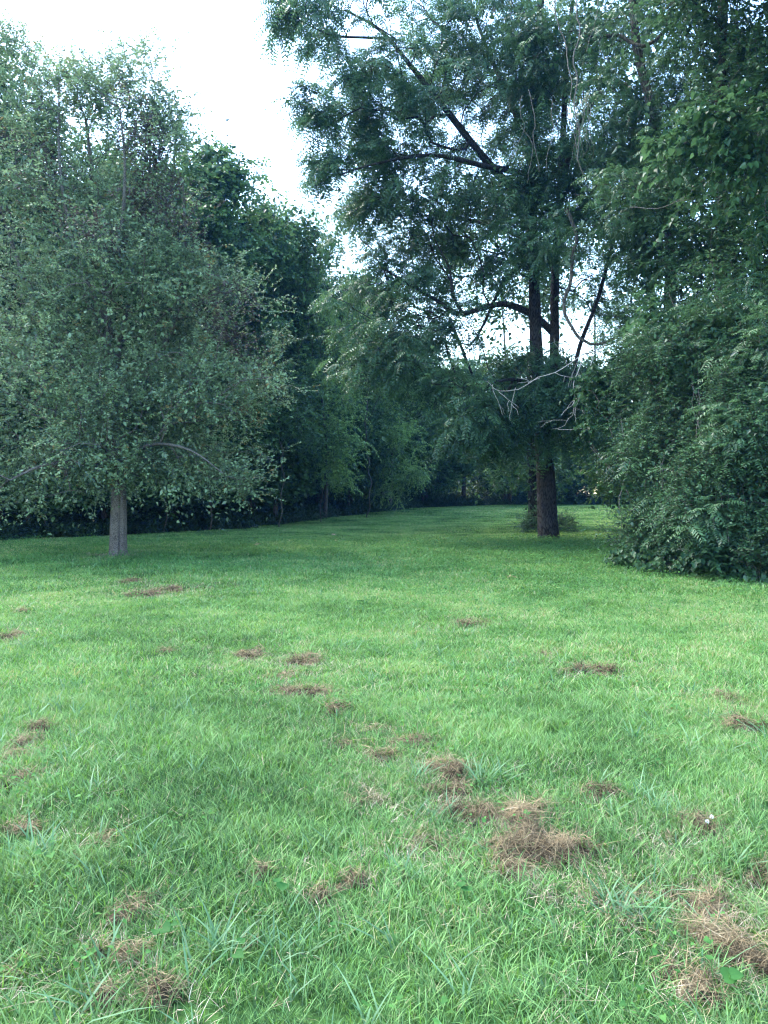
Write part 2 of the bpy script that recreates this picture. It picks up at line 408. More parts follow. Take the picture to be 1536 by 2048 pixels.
def trunk_mesh(pts, r0, r1, sides=36, step=0.08, ridge=0.04, nridge=14, flare=0.5, flare_h=0.35, seam=None, seed=0, sink=0.12, pw=1.0):
    """a trunk with bark furrows in its geometry, root flare and an optional deep seam"""
    r = np.random.default_rng(seed)
    q = resample(pts, step); q = np.vstack([q[0] - np.array([0, 0, sink]), q]); k = len(q)
    s = np.concatenate([[0], np.cumsum(np.linalg.norm(np.diff(q, axis=0), axis=1))])
    R = r1 + (r0 - r1) * (1 - s / s[-1]) ** pw
    T = norm(np.gradient(q, axis=0)); X = np.tile([1.0, 0, 0], (k, 1)); X = norm(X - T * (X * T).sum(1, keepdims=True)); Y = np.cross(T, X)
    th = np.arange(sides) / sides * 2 * math.pi
    TH, SS = np.meshgrid(th, s)
    disp = np.zeros_like(TH)
    for i in range(5):
        f = round(nridge * r.uniform(0.6, 1.5)); ph = r.uniform(0, 6.28)
        disp += np.sin(f * TH + ph + 1.6 * np.sin(SS * r.uniform(1.5, 4) + r.uniform(0, 6)) + 0.6 * np.sin(SS * r.uniform(7, 13))) / 3
    disp += r.normal(size=disp.shape) * 0.25
    big = 0.10 * np.sin(TH * 2 + SS * 0.5 + 1) + 0.06 * np.sin(3 * TH + SS * 0.9)
    rr = R[:, None] * (1 + ridge * disp + big * 0.6)
    lob = 1 + 0.5 * np.sin(5 * TH + r.uniform(0, 6)) 
    rr *= 1 + flare * np.exp(-SS / flare_h) * (0.6 + 0.4 * lob)
    if seam is not None:
        a0, wd, dp = seam
        dth = np.angle(np.exp(1j * (TH - a0 - 0.12 * np.sin(SS * 1.5))))
        rr *= 1 - dp * np.exp(-(dth / wd) ** 2)
        rr *= 1 + 0.07 * np.exp(-((dth - 0.35) / 0.25) ** 2)
    v = q[:, None] + rr[..., None] * (X[:, None] * np.cos(TH)[..., None] + Y[:, None] * np.sin(TH)[..., None])
    i = np.arange(k - 1)[:, None] * sides; j = np.arange(sides)[None]; j2 = (j + 1) % sides
    f4 = np.stack([i + j, i + j2, i + sides + j2, i + sides + j], -1).reshape(-1, 4)
    b = Buf(); b.add(v.reshape(-1, 3), f4=f4); return b

def blob_targets(r, blobs, origin, per=5, tight=0.30):
    """twig ends gathered into boughs: a few bough centres in each blob, twig ends close round each"""
    out = []
    for (c, rad, n) in blobs:
        m = max(1, int(round(n / per)))
        d = rnd_unit(r, m) * (r.uniform(0.05, 1, (m, 1)) ** (1 / 2.6)); cc = d * np.asarray(rad)
        k = r.integers(0, m, n)
        rr = np.minimum(np.mean(rad) * 0.30, tight * 1.6)
        q = cc[k] + r.normal(size=(n, 3)) * rr * [1, 1, .55] + (d[k] * rr * .6)
        out.append(np.asarray(c) + q)
    return np.concatenate(out) - origin

def plant(name, label, cat, base, paths, targets, K, leaf, bark, seed=0, group=None, trunk_kw=None, skel=None,
          limb_r=0.03, dull=None, dull_mat=None, shell=False):
    """paths[0] is the trunk; all coordinates world, stored relative to base"""
    r = np.random.default_rng(seed)
    base = np.asarray(base, float)
    t = thing(name, label, cat, base, group)
    lp = [(np.asarray(p) - base, a, b, f) for (p, a, b, f) in paths]
    A, R, par, chains, tips, tdir, pn = skeleton(r, lp, targets, **(skel or {}))
    for i, (p, a, b_, f) in enumerate(lp):
        if i == 0:
            tb = trunk_mesh(p, a, b_, seed=seed, **(trunk_kw or {}))
            link('trunk', tb.mesh('trunk'), bark, t)
        elif a > limb_r:
            lb = Buf(); q = A[pn[i]]
            q = np.vstack([q[0], q]) if par[pn[i][0]] < 0 else np.vstack([A[par[pn[i][0]]], q])
            rr = np.concatenate([[a], R[pn[i]]])
            jit = 1 + 0.06 * np.sin(np.arange(len(rr)) * 1.7)
            tube(lb, q, rr * jit, 10); link('limb', lb.mesh('limb'), bark, t)
    tw = Buf()
    for i, (p, a, b_, f) in enumerate(lp):
        if i and a <= limb_r: tube(tw, A[pn[i]], R[pn[i]], 5)
    nl = 0
    for ch in chains:
        rr = R[ch].copy(); rr[0] = rr[1]
        if rr[1] > limb_r and nl < 40:
            lb = Buf(); tube(lb, A[ch], rr, 8); link('limb', lb.mesh('limb'), bark, t); nl += 1
        else:
            tube(tw, A[ch], rr, 4 if rr[1] > 0.012 else 3)
    lf = Buf(); db = Buf() if dull else None
    shoots(r, A[tips], tdir, K, lf, tw, db, (lambda P: dull(P + base)) if dull else None)
    link('twigs', tw.mesh('twigs'), bark, t, 'stuff')
    link('foliage', lf.mesh('foliage'), leaf, t, 'stuff')
    if db is not None and db.n: link('dull_foliage', db.mesh('dull_foliage'), dull_mat, t, 'stuff')
    return t

def copy_tree(src, loc, rz, sc, label):
    r = src.copy(); C.objects.link(r); r.location = loc; r.rotation_euler = (0, 0, rz); r.scale = sc
    r['label'] = label
    for ch in list(src.children):
        c = ch.copy(); C.objects.link(c); c.parent = r
    return r

# ------------------------------------------------------------------ the ground
EDGE = np.array([(-60, 5), (-34, 13), (-22, 19), (-12.3, 24.8), (-5.7, 33), (-2, 43), (3, 55), (9, 62), (19, 64), (30, 61), (45, 50)], float)
THICK = np.array([(11.5, 26), (7.2, 20.5), (5.3, 17), (6.6, 14.2), (10, 12.5), (16, 11), (26, 10)], float)   # rim of the thicket
def edge_sd(x, y, E):
    """distance to a rim line, positive beyond it"""
    x = np.asarray(x, float); y = np.asarray(y, float)
    best = np.full(x.shape, 1e9); sg = np.ones(x.shape)
    for a, b in zip(E[:-1], E[1:]):
        d = b - a; L2 = d @ d
        t = np.clip(((x - a[0]) * d[0] + (y - a[1]) * d[1]) / L2, 0, 1)
        dx = x - a[0] - t * d[0]; dy = y - a[1] - t * d[1]; dd = np.hypot(dx, dy)
        cr = d[0] * (y - a[1]) - d[1] * (x - a[0])
        m = dd < best; best = np.where(m, dd, best); sg = np.where(m, np.sign(cr), sg)
    return best * sg
def wood_d(x, y):
    x = np.asarray(x, float); y = np.asarray(y, float)
    a = edge_sd(x, y, EDGE)
    b = edge_sd(x, y, THICK)
    return np.maximum(a, np.where(x > 4, b, -9))

gx = np.concatenate([[-600, -350, -200, -120, -80], np.arange(-60, -12, 1.5), np.arange(-12, 14, 0.4), np.arange(14, 60, 1.5), [60, 80, 120, 200, 350, 600]])
gy = np.concatenate([[-300, -120, -60, -30, -15, -7], np.arange(-3, 30, 0.4), np.arange(30, 80, 1.2), [82, 90, 110, 150, 220, 350, 600]])
XX, YY = np.meshgrid(gx, gy); ZZ = ground_z(XX, YY)
b = Buf(); nx = len(gx)
i = np.arange(len(gy) - 1)[:, None] * nx; j = np.arange(nx - 1)[None]
f4 = np.stack([i + j, i + j + 1, i + nx + j + 1, i + nx + j], -1).reshape(-1, 4)
wd = wood_d(XX.ravel(), YY.ravel())
b.add(np.stack([XX, YY, ZZ], -1).reshape(-1, 3), f4=f4, tint=np.clip(wd * 0.6 + 0.5, 0, 1))
m, n = mat_new('meadow_ground')
at = n.nodes.new('ShaderNodeAttribute'); at.attribute_name = 'tint'
geo = n.nodes.new('ShaderNodeNewGeometry')
def nnoise(n, geo, sc, det=6):
    z = n.nodes.new('ShaderNodeTexNoise'); z.inputs['Scale'].default_value = sc; z.inputs['Detail'].default_value = det
    n.links.new(geo.outputs['Position'], z.inputs['Vector']); return z
z1 = nnoise(n, geo, 28, 8); z2 = nnoise(n, geo, 0.6, 5); z3 = nnoise(n, geo, 3.5)
turf = ramp(n, z1.outputs[0], [(0.3, (0.022, 0.050, 0.014)), (0.55, (0.055, 0.13, 0.030)), (0.8, (0.10, 0.17, 0.05))])
litter = ramp(n, z3.outputs[0], [(0.3, (0.025, 0.02, 0.014)), (0.7, (0.07, 0.05, 0.03))])
mx = n.nodes.new('ShaderNodeMix'); mx.data_type = 'RGBA'
n.links.new(at.outputs['Fac'], mx.inputs[0]); n.links.new(turf, mx.inputs[6]); n.links.new(litter, mx.inputs[7])
p = n.nodes.new('ShaderNodeBsdfPrincipled'); p.inputs['Roughness'].default_value = 0.95; p.inputs['Specular IOR Level'].default_value = 0.1
n.links.new(mx.outputs[2], p.inputs['Base Color'])
bp = n.nodes.new('ShaderNodeBump'); bp.inputs['Strength'].default_value = 0.8; bp.inputs['Distance'].default_value = 0.04
n.links.new(z1.outputs[0], bp.inputs['Height']); n.links.new(bp.outputs[0], p.inputs['Normal'])
o = n.nodes.new('ShaderNodeOutputMaterial'); n.links.new(p.outputs[0], o.inputs[0])
go = link('ground', b.mesh('ground'), m, kind='structure')

# ------------------------------------------------------------------ pear tree on the left
def pb(px, py, D, rx, ry, n, rd=None):
    k = D / F
    return (U(px, py, D), (rx * k, rd if rd else (rx + ry) * k / 2, ry * k), n)

def seq(base_xy, pts, D0=None):
    return [U(*q) for q in pts]

rP = np.random.default_rng(11)
pb0 = G(236, 1112); D = pb0[1]
trunk = [pb0, U(236, 1060, D), U(237, 1000, D), U(232, 900, D), U(222, 800, D + .1), U(218, 690, D), U(212, 590, D), U(200, 470, D), U(185, 350, D), U(172, 240, D)]
limbs = [
    ([U(231, 880, D), U(180, 780, D + .3), U(110, 690, D + .5), U(50, 560, D + .4), U(0, 400, D + .3), U(-20, 250, D)], 0.10, 0.02, 0.25),
    ([U(225, 860, D), U(290, 760, D - .1), U(350, 640, D + .3), U(370, 500, D + .2), U(365, 360, D)], 0.09, 0.02, 0.3),
    ([U(222, 780, D), U(250, 640, D + .9), U(280, 480, D + 1.2), U(300, 330, D + 1.2), U(295, 220, D + 1)], 0.09, 0.015, 0.3),
    ([U(218, 700, D), U(160, 560, D + .8), U(110, 400, D + 1.3), U(80, 250, D + 1.3), U(70, 170, D + 1)], 0.085, 0.015, 0.3),
    ([U(214, 620, D), U(240, 480, D - .9), U(250, 340, D - 1.3), U(240, 220, D - 1.2)], 0.07, 0.015, 0.3),
    ([U(233, 950, D), U(170, 925, D - 1), U(90, 930, D - 1.8), U(20, 960, D - 2.2)], 0.075, 0.02, 0.3),
    ([U(233, 930, D), U(300, 890, D - 1), U(380, 900, D - 1.6), U(450, 950, D - 1.6)], 0.06, 0.012, 0.3),
    ([U(228, 860, D), U(330, 800, D + .7), U(430, 780, D + .9), U(510, 740, D + .6)], 0.06, 0.012, 0.3),
    ([U(230, 940, D), U(210, 900, D - 1.4), U(200, 890, D - 2.6)], 0.05, 0.012, 0.3),
    ([U(230, 930, D), U(150, 900, D + 1.2), U(40, 880, D + 2.2)], 0.06, 0.012, 0.3),
    ([U(215, 650, D), U(150, 500, D - .6), U(120, 330, D - .8), U(118, 150, D - .6)], 0.07, 0.012, 0.3),
    ([U(212, 560, D), U(330, 420, D + .3), U(350, 300, D + .3), U(355, 215, D + .3)], 0.06, 0.01, 0.3),
]
paths = [(trunk, 0.205, 0.03, 0.35)] + limbs
bl = [pb(30, 955, D - 1, 120, 34, 34, 1.2), pb(340, 935, D - .8, 80, 32, 22, 1.1), pb(450, 968, D - 1, 60, 12, 14, .5),
      pb(180, 900, D - 1.4, 80, 30, 14, .8),
      pb(0, 880, D, 170, 75, 62, 2.8), pb(230, 880, D - .8, 130, 75, 66, 2.4), pb(400, 870, D, 85, 65, 42, 1.8),
      pb(-20, 750, D, 190, 100, 80, 3), pb(220, 760, D - .5, 150, 100, 90, 2.9), pb(430, 745, D, 105, 75, 62, 2),
      pb(10, 610, D, 200, 100, 80, 3), pb(240, 610, D, 160, 110, 95, 3), pb(410, 625, D, 90, 85, 60, 2),
      pb(10, 470, D, 170, 100, 66, 2.6), pb(200, 470, D, 140, 100, 72, 2.6), pb(355, 490, D, 80, 75, 42, 1.8),
      pb(-10, 340, D, 110, 80, 40, 1.8), pb(150, 345, D, 120, 90, 52, 2), pb(300, 350, D, 80, 80, 40, 1.6),
      pb(10, 210, D, 55, 80, 24, .9), pb(80, 220, D, 40, 70, 18, .9), pb(140, 225, D, 50, 80, 24, 1.1), pb(225, 225, D, 55, 80, 26, 1.1), pb(295, 235, D, 35, 60, 16, .8), pb(348, 265, D + .2, 20, 50, 12, .4),
      pb(12, 105, D, 16, 40, 9, .3), pb(68, 140, D + .8, 15, 45, 9, .3), pb(118, 135, D - .5, 12, 45, 9, .3), pb(165, 170, D, 14, 30, 6, .3), pb(210, 150, D, 22, 45, 11, .4), pb(-40, 130, D, 30, 70, 12, .5),
      pb(245, 150, D - .9, 14, 45, 5, .3), pb(290, 150, D + .9, 9, 48, 8, .2), pb(352, 215, D + .3, 8, 28, 7, .2), pb(320, 250, D, 16, 40, 7, .3)]
tg = blob_targets(rP, bl, pb0, per=4)
Kp = dict(fill=(20, .13, .35, .4), fillz=9.3, shoots=8, n=15, len=0.52, L=0.080, asp=0.58, spread=0.2, follow=0.7, rand=0.75, up=0.22, fwd=0.6, sag=0.10, nj=0.7, tr=0.004, tipbright=0.18)
def dull_zone(P):
    k = np.zeros(len(P), bool)
    for (px, py, rr) in ((330, 420, 60), (400, 440, 60), (300, 300, 50), (365, 380, 28), (470, 640, 60), (260, 530, 40), (140, 460, 35), (500, 690, 40), (90, 330, 40)):
        c = U(px, py, D); q = rr * D / F
        dd = np.hypot(P[:, 0] - c[0], P[:, 2] - c[2])
        k |= (dd < q) & (rP.uniform(size=len(P)) < 0.6)
    return k
plant('pear_tree', 'lone broad leafy tree with straight grey trunk on the lawn at left', 'tree', pb0, paths, tg, Kp, M['pear_leaf'], M['bark_pear'], seed=3,
      trunk_kw=dict(sides=44, ridge=0.015, nridge=10, flare=0.38, flare_h=0.14, seam=(-1.05, 0.13, 0.30)),
      skel=dict(step=0.4, wander=0.07, lift=0.10, tipr=0.0075), limb_r=0.03, dull=dull_zone, dull_mat=M['pear_dull'])

# ------------------------------------------------------------------ walnut tree
wb = G(1097, 1080); D = wb[1]
trunk = [wb, U(1093, 1000, D), U(1088, 900, D), U(1080, 800, D), U(1073, 700, D), U(1069, 600, D), U(1064, 450, D), U(1064, 300, D), U(1070, 150, D), U(1085, -50, D), U(1090, -250, D)]
limbs = [
    ([U(1086, 870, D), U(1103, 790, D + .3), U(1109, 700, D + .4), U(1109, 600, D + .5), U(1114, 480, D + .5), U(1125, 300, D + .5), U(1135, 100, D + .5), U(1160, -120, D)], 0.19, 0.05, 0.3),
    ([U(1109, 668, D + .4), U(1075, 636, D + .2), U(1035, 615, D), U(1000, 608, D - .3), U(960, 618, D - .6), U(915, 628, D - .8), U(880, 605, D - 1), U(830, 575, D - 1.3), U(770, 540, D - 1.6)], 0.13, 0.035, 0.25),
    ([U(925, 626, D - .8), U(905, 590, D - 1), U(900, 540, D - 1.2), U(870, 480, D - 1.4)], 0.06, 0.02, 0.2),
    ([U(1064, 420, D), U(980, 330, D - 1), U(900, 230, D - 1.8), U(820, 130, D - 2.2), U(760, 60, D - 2.4), U(690, 20, D - 2.6)], 0.15, 0.03, 0.3),
    ([U(1064, 350, D), U(960, 330, D - 2.2), U(860, 310, D - 3), U(740, 330, D - 3.3), U(680, 350, D - 3.4)], 0.11, 0.02, 0.3),
    ([U(790, 78, D - 2.3), U(730, 75, D - 2.6), U(660, 70, D - 2.8), U(600, 40, D - 3)], 0.05, 0.015, 0.2),
    ([U(1064, 480, D), U(980, 450, D + 1.5), U(880, 430, D + 2), U(790, 440, D + 2)], 0.10, 0.02, 0.3),
    ([U(1066, 520, D), U(1010, 560, D + 1), U(940, 690, D + 1.8), U(880, 640, D + 2.3)], 0.08, 0.02, 0.9),
    ([U(900, 640, D + 1.6), U(925, 700, D + 1.9), U(945, 750, D + 2.1), U(965, 780, D + 2.2)], 0.07, 0.03, 0.3),
    ([U(1078, 790, D), U(1040, 760, D - 1.2), U(980, 770, D - 2.4), U(930, 820, D - 3.2)], 0.07, 0.02, 0.3),
    ([U(1095, 830, D), U(1140, 800, D - 1), U(1190, 800, D - 2)], 0.07, 0.02, 0.3),
    ([U(1114, 480, D + .5), U(1190, 380, D - .5), U(1270, 300, D - 1.2), U(1340, 240, D - 1.5)], 0.11, 0.03, 0.3),
    ([U(1120, 380, D + .5), U(1160, 250, D + 1), U(1230, 120, D + 1.5), U(1260, 0, D + 2)], 0.11, 0.03, 0.3),
    ([U(1064, 300, D), U(1010, 180, D + .5), U(960, 60, D + 1), U(930, -40, D + 1)], 0.12, 0.03, 0.3),
    ([U(1145, 760, D + .4), U(1160, 690, D + .2), U(1195, 600, D - .2), U(1222, 500, D - .4), U(1228, 470, D - .5)], 0.075, 0.05, 0.9),
]
paths = [(trunk, 0.325, 0.10, 0.35)] + limbs
bl = [pb(556, 14, D - 3, 14, 12, 5, .5), pb(585, 20, D - 3, 36, 16, 9, .9), pb(625, 235, D - 3, 18, 10, 4, .4), pb(655, 335, D - 3.3, 16, 10, 4, .4), pb(690, 50, D - 2.6, 80, 50, 22, 1.8), pb(620, 70, D - 2.8, 24, 12, 4, .6),
      pb(720, 160, D - 2.5, 70, 45, 16, 1.8), pb(700, 225, D - 3, 60, 18, 10, 1.2), pb(622, 212, D - 3, 22, 16, 6, .5), pb(770, 240, D - 2.5, 60, 40, 14, 1.5),
      pb(680, 318, D - 3.3, 36, 18, 9, .7), pb(760, 295, D - 3, 35, 20, 6, .7),
      pb(830, 80, D - 2, 110, 90, 50, 2.6), pb(850, 250, D - 2, 100, 90, 40, 2.6), pb(960, 120, D, 120, 120, 50, 3), pb(980, 310, D, 120, 110, 50, 3),
      pb(790, 430, D - 1, 95, 55, 36, 2.4), pb(900, 430, D, 120, 80, 44, 2.8), pb(710, 400, D - 1, 35, 35, 7, 1.2),
      pb(1060, 60, D, 90, 90, 30, 2.5), pb(1130, 230, D + 1, 130, 130, 44, 2.5), pb(1100, 410, D - 1.8, 130, 60, 40, 1.8), pb(1240, 110, D + 1, 110, 110, 26, 2.5), pb(1280, 260, D - 1, 100, 80, 26, 2.2),
      pb(1200, 370, D - 2.2, 130, 55, 40, 1.6), pb(830, 540, D - 1, 110, 45, 26, 2.2), pb(760, 610, D - 1.4, 80, 80, 32, 1.8), pb(850, 680, D - 1, 80, 60, 26, 1.6),
      pb(770, 730, D - 1.6, 75, 70, 26, 1.4), pb(960, 545, D + 1, 100, 30, 12, 2), pb(1060, 560, D + 2, 60, 60, 10, 1),
      pb(940, 770, D - 2.4, 75, 40, 20, 1.3), pb(930, 855, D - 3, 55, 36, 16, 1.0), pb(1000, 830, D - 1.8, 50, 50, 13, 1.2), pb(1080, 790, D - 1, 70, 55, 26, 1.1), pb(1110, 850, D - 1.1, 60, 40, 18, .9),
      pb(1180, 800, D - 2, 60, 70, 22, 1.2), pb(1130, 740, D - 1.5, 50, 30, 9, 1), pb(1020, 720, D + .5, 50, 25, 6, 1),
      pb(950, -60, D, 260, 80, 16, 4), pb(1200, -80, D, 200, 80, 10, 4),
      pb(1070, 470, D - 3, 60, 50, 16, .8), pb(1075, 330, D - 3, 50, 60, 14, .8), pb(1100, 180, D - 2.5, 60, 60, 14, .8), pb(1060, 790, D - 1.8, 60, 45, 16, .5), pb(1180, 620, D + 1, 60, 60, 8, 1.2), pb(1170, 530, D + 1.5, 60, 40, 8, 1.2)]
Kw = dict(fill=(5, .2, .5, .4), fillz=12, shoots=3, n=5, len=0.42, L=0.56, lf=0.27, pairs=7, asp=0.36, spread=0.14, follow=0.9, rand=0.6, up=-0.06, fwd=0.75, sag=0.3, cdroop=0.4, lz=-0.12, nj=0.3, tr=0.006)
bl = [(c_, r_, int(n_ * 1.4)) for (c_, r_, n_) in bl]
tg = blob_targets(np.random.default_rng(21), bl, wb, per=3, tight=.45)
plant('walnut_tree', 'tall dark furrowed tree standing alone in the lawn right of centre, with feathery drooping leaves', 'tree', wb, paths, tg, Kw, M['walnut_leaf'], M['bark_walnut'], seed=5,
      trunk_kw=dict(sides=48, ridge=0.05, nridge=16, flare=0.25, flare_h=0.25, step=0.10, pw=1.9), skel=dict(step=0.55, wander=0.08, lift=0.12, tipr=0.008), limb_r=0.04)

# second stem close behind the walnut
s0 = G(1068, 1058); D2 = s0[1]
paths = [([s0, U(1066, 1000, D2), U(1062, 900, D2), U(1058, 780, D2), U(1066, 690, D2), U(1072, 600, D2)], 0.22, 0.08, 0.3)]
bl = [pb(1050, 560, D2, 90, 90, 22, 2.2), pb(1030, 440, D2, 120, 90, 26, 2.2), pb(1030, 700, D2 + .5, 60, 40, 7, 1.2), pb(1010, 920, D2, 30, 30, 8, .8), pb(1090, 940, D2 + .6, 50, 40, 14, .8), pb(1010, 830, D2 + .6, 60, 50, 12, 1)]
Kf = dict(fill=(30, .25, .5, .4), shoots=8, n=14, len=0.7, L=0.15, asp=0.62, spread=0.35, follow=0.5, rand=0.8, up=0.02, fwd=0.7, sag=0.3, lz=-0.1, nj=0.45, tr=0.005, tipbright=0.2)
plant('slender_tree', 'slimmer dark trunk close behind the furrowed trunk on the lawn', 'tree', s0, paths, blob_targets(np.random.default_rng(23), bl, s0), Kf, M['wood_leaf'], M['bark_walnut'], seed=7,
      trunk_kw=dict(sides=24, ridge=0.04, flare=0.3, step=0.2), skel=dict(step=0.6), limb_r=0.05)

# leafy shrub at the foot of the walnut
h0 = G(1110, 1066); 
rs = np.random.default_rng(5); Dh = h0[1]
Kh = dict(shoots=5, n=12, len=0.32, L=0.075, asp=0.6, spread=0.1, follow=0.6, rand=0.7, up=0.25, fwd=0.6, sag=0.15, nj=0.5, tr=0.004, tipbright=0.2)
bl = [pb(1066, 1048, Dh, 26, 15, 30, .35), pb(1122, 1050, Dh + .1, 20, 13, 24, .3), pb(1072, 1025, Dh + .1, 10, 12, 8, .2), pb(1095, 1055, Dh + .2, 30, 12, 16, .3)]
plant('leafy_shrub', 'small green shrub growing at the foot of the furrowed trunk', 'shrub', h0, [([h0, h0 + [0, 0, .25]], 0.03, 0.02, 0)], blob_targets(rs, bl, h0), Kh, M['shrub_leaf'], M['bark_wood'], seed=8,
      trunk_kw=dict(sides=8, flare=0, ridge=0), skel=dict(step=0.2, tipr=0.004))

# boughs of the wood edge that lean out over the lawn
def otree(name, label, px, D, bl, leaf, seed, K, top):
    base = gp(px, D)
    return plant(name, label, 'tree', base, [([base, U(px + 4, 900, D), U(px - 6, (900 + top) / 2, D), U(px + 5, top, D)], .11, .03, .15)], blob_targets(np.random.default_rng(seed), bl, base), K, leaf, M['bark_wood'], seed=seed,
                 group='trees leaning out from the wood edge', trunk_kw=dict(sides=12, ridge=.03, flare=.2, step=.4), skel=dict(step=.5, wander=.07, tipr=.006), limb_r=.04)
def gp(px, D):
    p = U(px, 1000, D); p[2] = float(ground_z(p[0], D)); return p
Ko = dict(fill=(14, .18, .35, .3), shoots=6, n=14, len=0.7, L=0.125, asp=0.5, spread=0.22, follow=0.5, rand=0.7, up=-0.02, fwd=0.7, sag=0.35, lz=-0.12, nj=0.35, tr=0.005, tipbright=0.35)
otree('leaning_tree', 'pale green tree with a drooping lobe of leaves right of the left lawn tree', 650, 41.5, [pb(650, 660, 39, 75, 60, 30, 1.6), pb(610, 740, 38, 60, 40, 14, 1.3), pb(680, 790, 38, 60, 50, 24, 1.3), pb(690, 890, 37.5, 32, 60, 22, .8), pb(700, 960, 37.5, 16, 24, 7, .5), pb(640, 870, 38.5, 50, 26, 10, .9), pb(570, 640, 39, 50, 50, 14, 1.4)], M['pale_leaf'], 81, Ko, 680)
otree('leaning_tree', 'tree whose layered boughs reach right over the lawn in the middle', 780, 52, [pb(770, 760, 48, 70, 50, 20, 1.8), pb(760, 850, 47, 60, 40, 20, 1.6), pb(820, 880, 46, 50, 14, 14, 1), pb(870, 940, 45, 36, 6, 9, .7), pb(800, 945, 46, 60, 12, 16, .9), pb(810, 985, 46, 50, 7, 10, .8), pb(760, 920, 47, 40, 18, 10, 1), pb(850, 800, 47, 40, 40, 14, 1.4)], M['pale_leaf'], 82, Ko, 760)
otree('leaning_tree', 'shaded bushy tree left of the drooping pale lobe', 550, 37.5, [pb(540, 700, 35, 50, 60, 18, 1.4), pb(560, 800, 34.5, 60, 50, 24, 1.2), pb(600, 880, 35, 46, 30, 14, 1), pb(520, 860, 34, 40, 30, 10, 1)], M['wood_leaf'], 83, Ko, 700)
otree('leaning_tree', 'small yellow-green tree left of the furrowed trunk far across the lawn', 1020, 63, [pb(1020, 930, 58, 40, 14, 14, 1.2), pb(990, 945, 57.5, 22, 8, 6, .8), pb(1060, 900, 59, 40, 30, 12, 1.5), pb(930, 880, 59, 50, 30, 14, 1.8)], M['pale_leaf'], 84, Ko, 880)

# ------------------------------------------------------------------ trees of the wood on the right
def rtree(name, label, pts, r0, r1, bl, K, leaf, seed, limbs=(), fr=0.3, lr=0.035):
    base = np.array(pts[0], float)
    paths = [(pts, r0, r1, fr)] + list(limbs)
    return plant(name, label, 'tree', base, paths, blob_targets(np.random.default_rng(seed), bl, base), K, leaf, M['bark_wood'], seed=seed,
                 group='trees of the wood at right', trunk_kw=dict(sides=20, ridge=0.03, flare=0.3, step=0.3), skel=dict(step=0.6, wander=0.07), limb_r=lr)
def gp(px, D):
    p = U(px, 1000, D); p[2] = float(ground_z(p[0], D)); return p
Kr = dict(fill=(9, .13, .4, .3), shoots=9, n=14, len=0.6, L=0.12, asp=0.62, spread=0.3, follow=0.5, rand=0.8, up=0.0, fwd=0.7, sag=0.25, lz=-0.12, nj=0.45, tr=0.005, tipbright=0.15)
Kl = dict(fill=(22, .2, .4, .3), shoots=4, n=5, len=0.5, L=0.42, lf=0.27, pairs=7, asp=0.42, spread=0.25, follow=0.6, rand=0.75, up=-0.03, fwd=0.75, sag=0.25, cdroop=0.35, lz=-0.1, nj=0.3, tr=0.005)
rtree('locust_tree', 'leaning tree in the right-hand wood whose boughs spread above the bare hanging vines',
      [gp(1320, 22), U(1330, 800, 22), U(1340, 500, 22), U(1310, 250, 22), U(1275, 100, 22), U(1260, -60, 22)], 0.22, 0.09,
      [pb(1200, 60, 22, 130, 80, 30, 2), pb(1330, 80, 21, 100, 90, 34, 2), pb(1270, 240, 21, 90, 70, 26, 2), pb(1350, 330, 20.5, 90, 90, 34, 1.8), pb(1260, 420, 20, 110, 50, 32, 1.6), pb(1330, 520, 20.5, 60, 70, 18, 1.5), pb(1320, 650, 21, 70, 60, 26, 1.5), pb(1300, -60, 22, 160, 60, 24, 3)],
      Kl, M['walnut_leaf'], 31, limbs=[([U(1340, 470, 22), U(1290, 420, 21), U(1220, 400, 20.5), U(1150, 390, 20.2)], 0.07, 0.02, .2), ([U(1320, 300, 22), U(1400, 230, 21), U(1450, 180, 20)], 0.07, 0.02, .2)])
rtree('dark_tree', 'tall dark trunk rising through the leaves near the upper right corner',
      [gp(1440, 19), U(1440, 800, 19), U(1443, 500, 19), U(1440, 250, 19), U(1445, 60, 19), U(1450, -100, 19)], 0.2, 0.1,
      [pb(1420, 60, 18.5, 90, 80, 34, 1.8), pb(1500, 150, 18, 70, 90, 34, 1.8), pb(1440, 230, 18.5, 80, 60, 20, 1.6), pb(1400, 420, 18.5, 80, 60, 24, 1.4), pb(1510, 330, 18, 60, 90, 24, 1.4), pb(1490, 500, 18.5, 80, 60, 26, 1.5), pb(1560, 20, 18, 60, 60, 20, 2), pb(1430, 600, 18.5, 80, 60, 26, 1.4), pb(1450, -80, 19, 150, 70, 22, 3)],
      Kr, M['shrub_leaf'], 32, limbs=[([U(1441, 300, 19), U(1500, 220, 18.5), U(1560, 150, 18)], 0.06, 0.02, .2)])
rtree('young_tree', 'forked pair of slim trunks behind the climbing vine at the right edge',
      [gp(1500, 21), U(1505, 850, 21), U(1512, 650, 21), U(1520, 450, 21), U(1535, 200, 21)], 0.15, 0.06,
      [pb(1520, 600, 20, 70, 80, 30, 1.4), pb(1400, 700, 19.5, 90, 70, 34, 1.4), pb(1560, 400, 20, 60, 120, 26, 2), pb(1500, 720, 19, 80, 60, 30, 1.2), pb(1600, 700, 20, 60, 120, 22, 2)],
      Kr, M['wood_leaf'], 33, limbs=[([U(1503, 900, 21), U(1480, 750, 20.7), U(1470, 600, 20.5), U(1465, 450, 20.5)], 0.10, 0.04, .3)])
